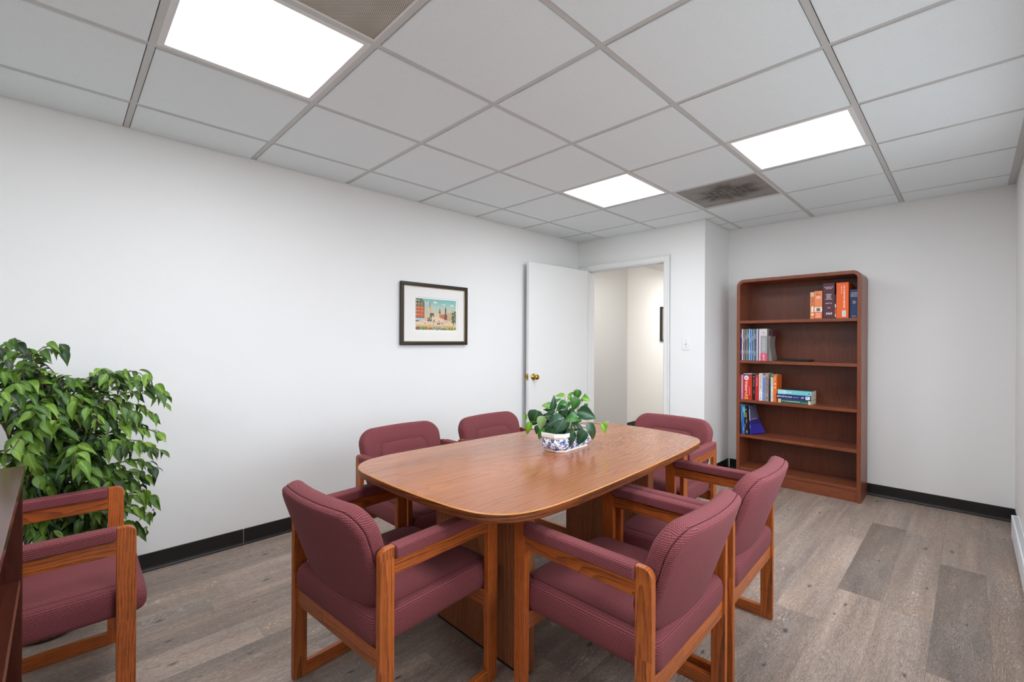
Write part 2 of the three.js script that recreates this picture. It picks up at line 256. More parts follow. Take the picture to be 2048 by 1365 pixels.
// suspended ceiling
{
  const c = struct('ceiling', 'suspended ceiling of white square tiles in a metal grid', 'ceiling');
  part(c, 'deck', box(-TH, XR + TH, H + 0.1, H + 0.2, -4.7, ZB + TH), M.slab);
  const xs = [0, GX0, GX0 + T, GX0 + 2 * T, GX0 + 3 * T, GX0 + 4 * T, 3.388], zs = [ZB]; for (let j = -5; j <= 7; j++) zs.push(-j * T); zs.push(ZF);
  const skip = new Set(['2_6', '2_10', '4_10', '3_6', '3_11', '4_6', '2_2', '4_2']);
  const B = 0.0045, G = {};
  const tileGeo = (w, l) => { const k = `${w.toFixed(3)}_${l.toFixed(3)}`; return G[k] ??= boxUV(loft([[w / 2, l / 2], [-w / 2, l / 2], [-w / 2, -l / 2], [w / 2, -l / 2]], [[1, 0.014], [1, 0.0005], [1 - 2 * 0.0015 / Math.min(w, l), -B]], [0, 0], (a, b, d) => [a, d, b], true, true), 'y', 0.25, 0.25); };
  const tile = (xa, xb, za, zb, ea, eb, ec, ed) => { // edges: half flange where a tee runs, wall angle elsewhere
    const x0 = xa + ea, x1 = xb - eb, z0 = za + ec, z1 = zb - ed; if (x1 - x0 < 0.02 || z1 - z0 < 0.02) return;
    const g = flat(tileGeo(x1 - x0, z1 - z0)); const m = part(c, 'ceiling_tile', g, M.tile); m.position.set((x0 + x1) / 2, H, (z0 + z1) / 2);
  };
  const F = 0.0145, A = 0.006;
  for (let i = 0; i < xs.length - 1; i++) for (let j = 0; j < zs.length - 1; j++) {
    if (skip.has(`${i}_${j}`)) continue;
    const xa = xs[i], xb = xs[i + 1], zb = zs[j], za = zs[j + 1], fx = i === 0 ? A : F, gx = F, cz = j === zs.length - 2 ? A : F, dz = j === 0 ? A : F;
    if (zb <= ZD && xb <= XRET) continue;
    if (za < ZD && xb <= XRET + 0.2) {
      if (zb > ZD) tile(xa, xb, ZD, zb, fx, gx, xa > XRET - 0.6 ? F : A, dz);
      if (xb > XRET) tile(XRET, xb, za, Math.min(zb, ZD), A, F, cz, zb > ZD ? F : dz);
      continue;
    }
    tile(xa, xb, za, zb, fx, gx, cz, dz);
  }
  const rail = (g) => part(c, 'grid_rail', g, M.grid), FW = 0.012;
  const tee = (x0, x1, z0, z1, y = H) => rail(merged([box(x0, x1, y - 0.0005, y + 0.001, z0, z1)]));
  xs.slice(1).forEach((x, k) => tee(x - (k === 5 ? 0.018 : FW), x + (k === 5 ? 0.018 : FW), x < XRET ? ZD : ZF, ZB));
  zs.slice(1, -1).forEach(z => { for (let i = 0; i < xs.length - 1; i++) { if (z < ZD && xs[i + 1] < XRET) continue; const a = z < ZD ? Math.max(xs[i], XRET) : xs[i]; tee(a + (i && a === xs[i] ? FW : 0), xs[i + 1] - FW, z - FW, z + FW, H + 0.0002); } });
  tee(XRET, xs[3] - FW, ZD - FW, ZD + FW, H + 0.0002);
  // wall angles
  for (const a of [[0, 0.008, ZD, ZB], [XR - 0.008, XR, ZF, ZB], [0, XRET, ZD, ZD + 0.008], [XRET, XRET + 0.008, ZF, ZD], [XRET, XR, ZF, ZF + 0.008], [0, XR, ZB - 0.008, ZB]]) part(c, 'wall_angle', box(a[0], a[1], H - 0.0005, H + 0.012, a[2], a[3]), M.grid);
}
// light panels
M.diffuser = std({ color: 0xffffff, emissive: 0xfffefb, emissiveIntensity: 1.6, roughness: 0.6 });
M.fixture = std({ color: 0xe4e4e2, roughness: 0.5 });
function lightPanel(i, j, label, name = 'ceiling_light', pos, rad = PANEL_LIGHT, col = PANEL_COLOR) {
  const x = pos ? pos[0] : GX0 + (i + 0.5) * T, z = pos ? pos[1] : -(j + 0.5) * T, S = 0.293, d = 0.271;
  const o = thing(name, label, 'ceiling light', [x, H, z], 0, 'square panel lights in the ceiling grid');
  part(o, 'frame', merged([box(-S, S, -0.001, 0.012, -S, -d), box(-S, S, -0.001, 0.012, d, S), box(-S, -d, -0.001, 0.012, -d, d), box(d, S, -0.001, 0.012, -d, d)]), M.fixture);
  part(o, 'housing', box(-S, S, 0.0125, 0.045, -S, S), M.fixture);
  part(o, 'diffuser', box(-d, d, 0.004, 0.0095, -d, d), M.diffuser, 'glowing white diffuser');
  const l = new THREE.RectAreaLight(col, rad, 2 * d - 0.006, 2 * d - 0.006); l.name = 'panel_glow'; l.position.set(0, 0.0025, 0); l.rotation.x = -Math.PI / 2; o.add(l);
  return o;
}
lightPanel(1, 0, 'lit square ceiling panel nearest the ficus, beside the clean perforated grille');
lightPanel(1, 4, 'lit square ceiling panel diagonal to the sooty grille, towards the doorway');
lightPanel(3, 4, 'lit square ceiling panel on the bookcase side, diagonal to the sooty grille');
lightPanel(3, 0, 'lit square ceiling panel above the low dark bookcase corner of the room');
lightPanel(1, -4, 'added unseen ceiling panel for light from the far row behind the low bookcase, ficus wall side');  // unseen panel added on the grid spacing to lighten the near chair back
lightPanel(3, -4, 'added unseen ceiling panel for light from the far row behind the low bookcase, window side');  // its added twin, out of view, more light from behind the camera
lightPanel(0, 0, 'lit square panel on the corridor ceiling beyond the doorway', 'ceiling_light', [0.78, -6.9], HALL_LIGHT, HALL_COLOR);
lightPanel(0, 0, 'added unseen panel brightening the crossing corridor behind the picture wall', 'ceiling_light', [-1.1, -4.6], HALL_LIGHT * 0.26, HALL_COLOR);  // added out of view to brighten the corridor wall facing the doorway
for (const n of ['ceiling_light_006', 'ceiling_light_007']) scene.getObjectByName(n).position.y = H - 0.0125 - 0.033;
// perforated return grilles
{
  const perf = (dirty) => dataTex(1024, 1024, (u, v) => {
    const n = 60, a = (u + v) * n, b = (u - v) * n, fa = a - Math.floor(a) - 0.5, fb = b - Math.floor(b) - 0.5, hole = 1 - sstep(0.22, 0.34, Math.hypot(fa, fb));
    let c = [178, 173, 164];
    if (dirty) {
      const x = u - 0.5, y = v - 0.5, ang = Math.atan2(y, x), rad = Math.hypot(x, y * 1.05);
      const edge = 1 - sstep(0.17, 0.44, rad + (fbm(ang * 4 + 20, rad * 3, 3) - 0.5) * 0.22) + 0.45 * (fbm(u * 5, v * 5, 4) - 0.3);
      c = lerp3([168, 163, 157], [84, 76, 71], clamp(edge));
      if (Math.abs(x) < 0.21 && Math.abs(y) < 0.21) {
        const qx = Math.abs(x), qy = Math.abs(y), k = Math.max(qx, qy), lines = (Math.abs(qx - qy) < 0.012) || qx < 0.012 || qy < 0.012 || Math.abs(k - 0.07) < 0.01 || Math.abs(k - 0.135) < 0.01 || Math.abs(k - 0.2) < 0.008;
        if (lines) c = lerp3(c, [172, 168, 163], 0.55 * clamp(0.4 + fbm(u * 30, v * 30, 2)));
        else c = lerp3(c, [62, 56, 53], 0.35);
      }
    } else { const st = fbm(u * 4 + 7, v * 4, 4); c = lerp3([204, 200, 190], [172, 160, 140], clamp(st * 1.5 - 0.35)); }
    return lerp3(c, dirty ? [50, 46, 44] : [64, 60, 54], hole * (dirty ? 0.55 : 0.85));
  });
  const grille = (i, j, dirty, label) => { const o = thing('ceiling_vent', label, 'vent', [GX0 + (i + 0.5) * T, H, -(j + 0.5) * T], 0, 'perforated ceiling grilles'); const S = 0.292;
    const pg = box(-S, S, 0.0015, 0.006, -S, S), p = pg.attributes.position, uv = pg.attributes.uv; for (let k = 0; k < p.count; k++) uv.setXY(k, p.getX(k) / (2 * S) + 0.5, p.getZ(k) / (2 * S) + 0.5);
    part(o, 'perforated_plate', pg, std({ map: perf(dirty), roughness: 0.6 })); const r = 0.283;
    part(o, 'rim', merged([box(-S, S, -0.001, 0.0012, -S, -r), box(-S, S, -0.001, 0.0012, r, S), box(-S, -r, -0.001, 0.0012, -r, r), box(r, S, -0.001, 0.0012, -r, r)]), M.fixture); };
  grille(2, 0, false, 'clean perforated metal grille in the ceiling above the seat end of the table');
  grille(2, 5, true, 'perforated ceiling grille blackened by soot, near the bookcase');
}
// ───────────────────────── door, casing, switch, pictures ─────────────────────────
{
  const o = struct('trim_1', 'white painted door casing and jamb around the open doorway', 'door frame');
  const c = 0.052, j = 0.016, x0 = 0.135, x1 = 1.07, y1 = 2.075, z = ZD;
  part(o, 'jamb', merged([box(x0, x0 + j, 0, y1 - j, z - TH, z + 0.001), box(x1 - j, x1, 0, y1 - j, z - TH, z + 0.001), box(x0, x1, y1 - j, y1, z - TH, z + 0.001)]), M.trimPaint);
  part(o, 'door_stop', merged([box(x1 - j - 0.011, x1 - j, 0, y1 - j, z - 0.075, z - 0.045), box(x0 + j, x0 + j + 0.011, 0, y1 - j, z - 0.075, z - 0.045), box(x0 + j, x1 - j, y1 - j - 0.011, y1 - j, z - 0.075, z - 0.045)]), M.trimPaint);
  part(o, 'casing', merged([box(x1 - 0.006, x1 + c, 0, y1 + c, z, z + 0.012, 0.003), box(x1 + c - 0.012, x1 + c, 0, y1 + c, z, z + 0.019, 0.003), box(0.03, x1 - 0.006, y1 - 0.006, y1 + c, z, z + 0.012, 0.003), box(0.03, x1 + c - 0.012, y1 + c - 0.012, y1 + c, z, z + 0.019, 0.003), box(0.05, x0 + 0.006, 0, y1 - 0.006, z, z + 0.012, 0.003)]), M.trimPaint);
  part(o, 'strike_plate', box(x1 - j - 0.0015, x1 - j, 0.89, 0.95, z - 0.04, z - 0.012), std({ color: 0x9b8a5a, metalness: 0.9, roughness: 0.35 }));
}
{
  const a = V3(0.15, 0, -3.967), b = V3(0.102, 0, -3.052), L = a.distanceTo(b);
  const o = struct('door_1', 'plain white flush door standing open against the long wall', 'door');
  o.position.copy(a); o.rotation.y = Math.atan2(b.x - a.x, b.z - a.z);
  part(o, 'door_leaf', box(-0.036, 0, 0.012, 2.066, 0, L, 0.002), M.trimPaint);
  M.brass = std({ color: 0xb08a3e, metalness: 1, roughness: 0.22 });
  const prof = [[0.0, 0.0], [0.033, 0], [0.033, 0.004], [0.028, 0.009], [0.013, 0.012], [0.011, 0.026], [0.016, 0.032], [0.025, 0.04], [0.0275, 0.05], [0.024, 0.06], [0.013, 0.066], [0, 0.067]].map(p => new THREE.Vector2(...p));
  const kz = L - 0.066, k1 = part(o, 'door_knob', new THREE.LatheGeometry(prof, 24).rotateZ(-Math.PI / 2).translate(0.0002, 0.916, kz), M.brass, 'polished brass knob');
  part(o, 'door_knob', new THREE.LatheGeometry(prof, 24).rotateZ(Math.PI / 2).translate(-0.0362, 0.916, kz), M.brass, 'polished brass knob');
  part(o, 'latch_plate', box(-0.031, -0.006, 0.885, 0.947, L - 0.001, L + 0.001), M.brass); part(o, 'latch_bolt', box(-0.025, -0.012, 0.908, 0.924, L, L + 0.012, 0.003), M.brass);
  for (const y of [0.25, 1.05, 1.85]) part(o, 'hinge', new THREE.CylinderGeometry(0.006, 0.006, 0.09, 12).translate(0.004, y, 0.0), M.trimPaint);
}
{
  const o = thing('light_switch', 'white toggle light switch on the wall beside the doorway', 'light switch', [1.283, 1.256, ZD]);
  part(o, 'plate', box(-0.035, 0.035, -0.06, 0.06, 0, 0.006, 0.003), std({ color: 0xf4f4f2, roughness: 0.35 }));
  part(o, 'slot', box(-0.006, 0.006, -0.013, 0.013, 0.0055, 0.0066), std({ color: 0x9a9a98, roughness: 0.6 }));
  part(o, 'toggle', box(-0.004, 0.004, -0.004, 0.012, 0.006, 0.016, 0.002), std({ color: 0xf4f4f2, roughness: 0.35 }));
  for (const y of [-0.034, 0.034]) part(o, 'screw', new THREE.CylinderGeometry(0.0035, 0.0035, 0.002, 10).rotateX(Math.PI / 2).translate(0, y, 0.0065), std({ color: 0x8d8d8a, roughness: 0.4, metalness: 0.6 }));
}
function frameGeo(w, h, f, d, inset = 0) { return merged([[-w / 2, w / 2, h / 2 - f, h / 2], [-w / 2, w / 2, -h / 2, -h / 2 + f], [-w / 2, -w / 2 + f, -h / 2 + f, h / 2 - f], [w / 2 - f, w / 2, -h / 2 + f, h / 2 - f]].map(([a, b, c, e]) => box(a, b, c, e, inset, d, 0.004))); }
{
  const za = onX(802.5, 620, 0.03).z, zb = onX(935.5, 630, 0.03).z, w = za - zb, y1 = 1.747, y0 = 1.238, h = y1 - y0;
  const o = thing('framed_picture', 'vintage city street print in a dark bronze frame on the white wall', 'picture', [0.0006, (y0 + y1) / 2, (za + zb) / 2], Math.PI / 2);
  part(o, 'frame', frameGeo(w, h, 0.026, 0.03), std({ color: 0x3b342b, roughness: 0.35, metalness: 0.45 }));
  part(o, 'gilt_liner', frameGeo(w - 0.05, h - 0.05, 0.008, 0.022), std({ color: 0xa8976f, roughness: 0.35, metalness: 0.6 }), 'thin pale gold inner lip');
  part(o, 'backing', box(-w / 2 + 0.01, w / 2 - 0.01, -h / 2 + 0.01, h / 2 - 0.01, 0.001, 0.008), std({ color: 0x6b5a44, roughness: 0.9 }));
  const p0 = onX(831.5, 596, 0.012), p1 = onX(912, 662, 0.012), cy = (y0 + y1) / 2, cz = (za + zb) / 2;
  const px0 = cz - p0.z, px1 = cz - p1.z, py1 = p0.y - cy, py0 = p1.y - cy;
  part(o, 'mat_board', frameGeo(w - 0.04, h - 0.04, 0.001, 0.0135, 0.008), std({ color: 0xf1efea, roughness: 0.9 }));
  const ms = new THREE.Shape(); const W2 = w / 2 - 0.02, H2 = h / 2 - 0.02; ms.moveTo(-W2, -H2); ms.lineTo(W2, -H2); ms.lineTo(W2, H2); ms.lineTo(-W2, H2); ms.closePath();
  const hl = new THREE.Path(), e = 0.012; hl.moveTo(px0 - e, py0 - e); hl.lineTo(px0 - e, py1 + e); hl.lineTo(px1 + e, py1 + e); hl.lineTo(px1 + e, py0 - e); hl.closePath(); ms.holes.push(hl);
  part(o, 'window_mat', new THREE.ExtrudeGeometry(ms, { depth: 0.003, bevelEnabled: false }).translate(0, 0, 0.0105), std({ color: 0xf3f1ed, roughness: 0.9 }), 'white window mat');
  part(o, 'print_paper', box(px0 - 0.02, px1 + 0.02, py0 - 0.02, py1 + 0.02, 0.008, 0.0095), std({ color: 0xf7f5f0, roughness: 0.85 }));
  const art = canvasTex(512, 400, (g, W, Hh) => {
    const r = rng(91); const G = g.createLinearGradient(0, 0, 0, 220); G.addColorStop(0, '#5fb9bd'); G.addColorStop(0.45, '#a9cfc4'); G.addColorStop(1, '#e8c9a4'); g.fillStyle = G; g.fillRect(0, 0, W, Hh);
    g.fillStyle = '#e9efe6'; for (const [x, y, s] of [[240, 40, 26], [350, 60, 18], [455, 68, 24]]) { g.beginPath(); g.ellipse(x, y, s, s * 0.45, 0, 0, 7); g.fill(); }
    g.fillStyle = '#cfd4c0'; g.fillRect(112, 40, 50, 210); g.fillStyle = '#a9c4cc'; g.fillRect(118, 55, 34, 150); g.fillStyle = '#d9bb86'; g.fillRect(160, 105, 40, 150); g.fillStyle = '#5b6a56'; g.fillRect(166, 40, 10, 70);
    g.fillStyle = '#c0532b'; g.fillRect(0, 90, 108, 160); g.fillStyle = '#56604f'; g.beginPath(); g.moveTo(0, 0); g.lineTo(70, 4); g.quadraticCurveTo(108, 20, 108, 96); g.lineTo(0, 96); g.fill();
    g.fillStyle = '#f3ead2'; for (let y = 18; y < 235; y += 44) for (const x of [4, 32, 68]) if (y > 30 || x < 60) g.fillRect(x, y, 11, 15);
    g.fillStyle = '#7c3320'; for (let y = 42; y < 240; y += 44) g.fillRect(0, y + 20, 108, 4);
    g.fillStyle = '#9ad0dd'; g.fillRect(0, 250, 104, 26); g.fillStyle = '#3b4a63'; g.fillRect(0, 278, 120, 16); g.fillStyle = '#d9c1a0'; g.fillRect(108, 190, 40, 80);
    g.fillStyle = '#d3a072'; g.fillRect(285, 180, 90, 80); g.fillStyle = '#b6612f'; g.fillRect(300, 195, 60, 60); g.fillStyle = '#3f5a54'; g.beginPath(); g.moveTo(282, 180); g.lineTo(297, 105); g.lineTo(312, 180); g.fill();
    g.fillStyle = '#5d2b33'; g.fillRect(358, 190, 34, 110); g.fillRect(364, 130, 18, 90); g.beginPath(); g.moveTo(362, 132); g.lineTo(373, 90); g.lineTo(384, 132); g.fill();
    g.fillStyle = '#d9b98a'; g.fillRect(392, 165, 66, 120); g.fillStyle = '#6a5240'; for (let y = 172; y < 270; y += 20) for (let x = 398; x < 450; x += 16) g.fillRect(x, y, 7, 10);
    g.fillStyle = '#ecd0b4'; g.beginPath(); g.moveTo(0, 400); g.lineTo(0, 300); g.lineTo(225, 225); g.lineTo(262, 225); g.lineTo(512, 310); g.lineTo(512, 400); g.fill();
    const blot = (x, y, s, n, cs) => { for (let i = 0; i < n; i++) { g.fillStyle = cs[Math.floor(r() * cs.length)]; g.beginPath(); g.arc(x + (r() - 0.5) * s, y + (r() - 0.5) * s * 1.1, 3 + r() * 6, 0, 7); g.fill(); } };
    blot(200, 205, 42, 40, ['#31493a', '#49643f', '#263a33']); blot(170, 262, 52, 40, ['#31493a', '#5a3a34', '#49643f']); for (let y = 170; y < 310; y += 24) blot(486, y, 60, 26, ['#24382d', '#39563a', '#46623a', '#1d2b26']);
    g.fillStyle = '#30303a'; for (let i = 0; i < 46; i++) g.fillRect(60 + r() * 400, 262 + r() * 60, 4 + r() * 8, 4 + r() * 6); g.fillRect(265, 308, 34, 16); g.fillRect(322, 300, 12, 20);
    g.fillStyle = '#dcb06a'; g.fillRect(0, 336, 512, 26);
    for (let x = 0; x < 512; x += 12) blot(x, 378, 24, 8, x < 50 ? ['#6b3550', '#7e4a62'] : x < 140 ? ['#5c8a38', '#4b7a33'] : x < 190 ? ['#b8462c', '#c9653a'] : x < 380 ? ['#3f7a5c', '#6fa08a', '#2c4a4a', '#88a9a6'] : ['#8fae2e', '#b0bd34', '#3c5a32']);
    for (let i = 0; i < 1600; i++) { g.fillStyle = r() > 0.5 ? 'rgba(240,225,196,0.22)' : 'rgba(50,45,50,0.16)'; g.fillRect(r() * W, r() * Hh, 2 + r() * 7, 2 + r() * 5); }
    g.fillStyle = 'rgba(226,206,174,0.2)'; g.fillRect(0, 0, W, Hh);
  });
  part(o, 'print', box(px0, px1, py0, py1, 0.0094, 0.0099), std({ map: art, roughness: 0.7 }), 'coloured street scene with tall buildings and trees');
}
{
  const pa = onX(1321, 615, -0.302), o = thing('framed_picture', 'dark framed picture on the corridor wall seen through the doorway', 'picture', [-0.31, 1.45, pa.z - 0.25], Math.PI / 2);
  const t = onX(1325, 614, -0.29).y, b = onX(1325, 683, -0.29).y; o.position.y = (t + b) / 2;
  part(o, 'frame', frameGeo(0.5, t - b, 0.03, 0.032), std({ color: 0x2c2422, roughness: 0.5 })); part(o, 'backing', box(-0.24, 0.24, -(t - b) / 2 + 0.01, (t - b) / 2 - 0.01, 0.001, 0.012), std({ color: 0x8f8678, roughness: 0.8 }));
}
// ───────────────────────── conference table ─────────────────────────
const TBL = 0.74;
{
  const o = thing('conference_table', 'long oak laminate boat shaped conference table on two slab legs', 'table', [0, 0, 0]);
  const key = [[1.52, -0.623], [1.70, -0.624], [1.88, -0.634], [2.03, -0.652], [2.12, -0.68], [2.185, -0.735], [2.22, -0.81], [2.235, -0.92], [2.238, -1.12], [2.228, -1.45], [2.21, -1.8], [2.19, -2.05], [2.168, -2.19], [2.12, -2.268], [2.03, -2.308], [1.9, -2.326], [1.7, -2.332], [1.55, -2.32], [1.46, -2.29], [1.39, -2.23], [1.358, -2.13], [1.34, -1.95], [1.322, -1.7], [1.30, -1.45], [1.283, -1.15], [1.27, -0.92], [1.276, -0.79], [1.305, -0.70], [1.365, -0.648], [1.43, -0.628]];
  const curve = new THREE.CatmullRomCurve3(key.map(([x, z]) => V3(x, 0, z)), true, 'centripetal'), out = curve.getSpacedPoints(220).slice(0, 220).map(p => [p.x, -p.z]);
  const ctr = [1.752, 1.478], th = 0.031, top = loft(out, [[0.9945, TBL]], ctr, (a, b, c) => [a, c, -b], false, true);
  const tuv = (g) => { const p = g.attributes.position, uv = new Float32Array(p.count * 2); for (let i = 0; i < p.count; i++) { uv[2 * i] = (p.getX(i) - 1.252); uv[2 * i + 1] = (-p.getZ(i) - 0.6) / 1.75; } g.setAttribute('uv', new THREE.BufferAttribute(uv, 2)); return g; };
  const bot = loft(out, [[0.9945, TBL - th]], ctr, (a, b, c) => [a, c, -b], true, false);
  part(o, 'tabletop', tuv(top), M.tableTop); part(o, 'underside', tuv(bot), M.pedestal);
  const strip = (rings, mat, name, lab) => { const g = loft(out, rings, ctr, (a, b, c) => [a, c, -b], false, false), n = out.length, uv = new Float32Array(n * rings.length * 2); let L = 0; const gi = [];
    for (let i = 0; i < n; i++) { const q = out[(i + 1) % n]; gi.push(L); L += Math.hypot(q[0] - out[i][0], q[1] - out[i][1]); }
    for (let r = 0; r < rings.length; r++) for (let i = 0; i < n; i++) { uv[(r * n + i) * 2] = rings[r][1] / 0.12; const q = gi[i] / 1.2, k = Math.floor(q); uv[(r * n + i) * 2 + 1] = k % 2 ? 1 - (q - k) : q - k; }
    g.setAttribute('uv', new THREE.BufferAttribute(uv, 2)); part(o, name, g, mat, lab); };
  strip([[0.9945, TBL - th], [1, TBL - th + 0.003], [1, TBL - 0.0032]], M.tableEdge, 'edge_band', 'dark oak grain edge band');
  strip([[1, TBL - 0.0032], [0.9985, TBL - 0.0016], [0.9945, TBL]], M.tableBevel, 'edge_bevel', 'thin orange line around the top edge');
  for (const [z0, z1, xa, xb] of [[-1.05, -0.993, 1.445, 2.01], [-2.0, -1.943, 1.455, 2.0]]) {
    const p = part(o, 'pedestal', boxUV(box(xa, xb, 0.012, TBL - th, z0, z1, 0.003), 'y', 0.62, 0.75), M.pedestal); part(p, 'foot_plate', box(xa + 0.01, xb - 0.01, 0, 0.012, z0 + 0.004, z1 - 0.004), std({ color: 0x1e1714, roughness: 0.6 }));
  }
}
// ───────────────────────── armchairs ─────────────────────────
const CW = 0.583, CD = 0.511, CH = 0.655, CT = 0.023, CP = 0.051;
function makeChair() {
  const o = new THREE.Group(); o.name = 'armchair';
  const wood = (g, ax, k = 0) => boxUV(g, ax, oakDims[0], oakDims[1], k * 0.23, k * 0.31);
  const postShape = () => { const s = new THREE.Shape(), e = 0.0025, w = CP - 2 * e, h = CH - 2 * e, R = 0.024; s.moveTo(0.004, 0); s.lineTo(w, 0); s.lineTo(w, h); s.lineTo(R, h); s.absarc(R, h - R, R, Math.PI / 2, Math.PI, false); s.lineTo(0, 0.004); s.closePath(); const g = new THREE.ExtrudeGeometry(s, { depth: CT - 2 * e, bevelEnabled: true, bevelSize: e, bevelThickness: e, bevelSegments: 2, curveSegments: 8 }); g.rotateY(-Math.PI / 2); g.translate((CT - 2 * e) / 2, e, e); return g; };
  let k = 0;
  for (const sx of [-1, 1]) {
    const cx = sx * (CW / 2 - CT / 2);
    const rear = postShape().translate(cx, 0, -CD / 2), front = postShape().rotateY(Math.PI).translate(cx, 0, CD / 2);
    part(o, 'post', wood(rear, 'y', ++k), M.oak); part(o, 'post', wood(front, 'y', ++k), M.oak2);
    const z0 = -CD / 2 + CP - 0.001, z1 = CD / 2 - CP + 0.001;
    part(o, 'base_rail', wood(box(cx - CT / 2 + 0.0005, cx + CT / 2 - 0.0005, 0.0, 0.05, z0, z1, 0.003), 'z', ++k), M.oak);
    part(o, 'arm_rail', wood(box(cx - CT / 2 + 0.001, cx + CT / 2 - 0.001, 0.567, 0.617, z0, z1, 0.002), 'z', ++k), M.oak2);
    const pad = roundedOutline(-0.024, 0.024, 0, 0.04, [0.012, 0.012, 0.005, 0.005], 4), hz = (z1 - z0) / 2 - 0.0015;
    part(o, 'arm_pad', fabUV(loft(pad, [[0.9, -hz], [1, -hz + 0.004], [1, -hz * 0.5], [1, 0], [1, hz * 0.5], [1, hz - 0.004], [0.9, hz]], [0, 0.02], (a, b, c) => [cx + a, 0.6165 + b, c]).clone()), M.fabric, 'woven burgundy arm pad');
  }
  const xi = CW / 2 - CT + 0.001;
  part(o, 'cross_rail', wood(box(-xi, xi, 0.287, 0.345, -0.246, -0.224, 0.002), 'x', 3), M.oak);
  part(o, 'cross_rail', wood(box(-xi, xi, 0.287, 0.345, 0.205, 0.227, 0.002), 'x', 5), M.oak2);
  // seat
  const hw = CW / 2 - CT - 0.003, so = roundedOutline(-hw, hw, -0.258, 0.29, [0.05, 0.05, 0.035, 0.035], 5);
  const seatMap = (a, b, c) => { const f = clamp((b + 0.258) / 0.566), dome = Math.max(0, 1 - (a / hw) ** 4) * Math.max(0, 1 - ((b - 0.02) / 0.30) ** 4); let y = c; if (c > 0.39) y = c + 0.012 * dome; if (b > 0.2) y -= (c > 0.39 ? 1 : 0.2) * 0.035 * ((b - 0.2) / 0.108) ** 2; return [a, y, b]; };
  const seat = part(o, 'seat', fabUV(loft(so, [[0.3, 0.3455], [0.93, 0.3455], [0.975, 0.351], [0.996, 0.366], [1, 0.386], [1, 0.408], [0.99, 0.424], [0.966, 0.4345], [0.93, 0.4385], [0.885, 0.4395], [0.874, 0.4355], [0.863, 0.4405], [0.8, 0.442], [0.6, 0.443], [0.35, 0.443]], [0, 0.02], (a, b, c) => seatMap(a, b, c))), M.fabric, 'thick woven burgundy cushion');
  // back: tilted, wrapped slab in two shells
  const tilt = 0.322, c0 = Math.cos(tilt), s0 = Math.sin(tilt), bo = roundedOutline(-0.262, 0.262, 0, 0.358, [0.085, 0.085, 0.11, 0.11], 8, 0.014);
  const backMap = (a, b, c) => { const x = a * (0.945 + 0.055 * clamp(b / 0.3)), w = -0.034 * (1 - (a / 0.262) ** 2) + 0.012; const cc = c + w; return [x, 0.425 + b * c0 + cc * s0, -0.186 - b * s0 + cc * c0]; };
  part(o, 'backrest', fabUV(loft(bo, [[0.985, -0.014], [1, -0.009], [1.0, 0.012], [0.988, 0.026], [0.955, 0.036], [0.9, 0.041], [0.75, 0.044], [0.612, 0.0455], [0.598, 0.0365], [0.584, 0.0465], [0.4, 0.049], [0.2, 0.05]], [0, 0.135], backMap, true, true)), M.fabric, 'curved woven burgundy back cushion with a stitched panel');
  part(o, 'back_shell', fabUV(loft(bo, [[0.2, -0.036], [0.5, -0.036], [0.75, -0.0355], [0.93, -0.034], [0.972, -0.030], [0.991, -0.022], [0.993, -0.0165], [0.98, -0.0145]], [0, 0.17], backMap, true, true)), M.fabric, 'burgundy outer back panel');
  return o;
}
const chairProto = makeChair();
const chairs = [
  [1.66, -0.651, 3.223, 'burgundy oak armchair pulled up to the short end of the table near the ficus'],
  [2.324, -1.169, -1.547, 'burgundy oak armchair on the bookcase side of the table, further from the bookcase'],
  [2.31, -1.787, -1.529, 'burgundy oak armchair on the bookcase side of the table, closer to the bookcase'],
  [1.793, -2.398, 0.042, 'burgundy oak armchair at the table end facing away from the doorway'],
  [0.927, 0.313, 3.122, 'burgundy oak armchair away from the table, between the ficus and the dark low bookcase'],
  [1.081, -1.194, 1.593, 'burgundy oak armchair on the picture wall side of the table, farther from the door'],
  [1.153, -1.835, 1.597, 'burgundy oak armchair on the picture wall side of the table, nearer the open door'],
];
chairs.forEach(([x, z, th, label], i) => {
  const c = i ? chairProto.clone() : chairProto; c.name = numbered('armchair'); c.position.set(x, 0, z); c.rotation.set(0, th, 0);
  c.userData = { label, category: 'armchair', group: 'burgundy oak armchairs' }; scene.add(c);
});
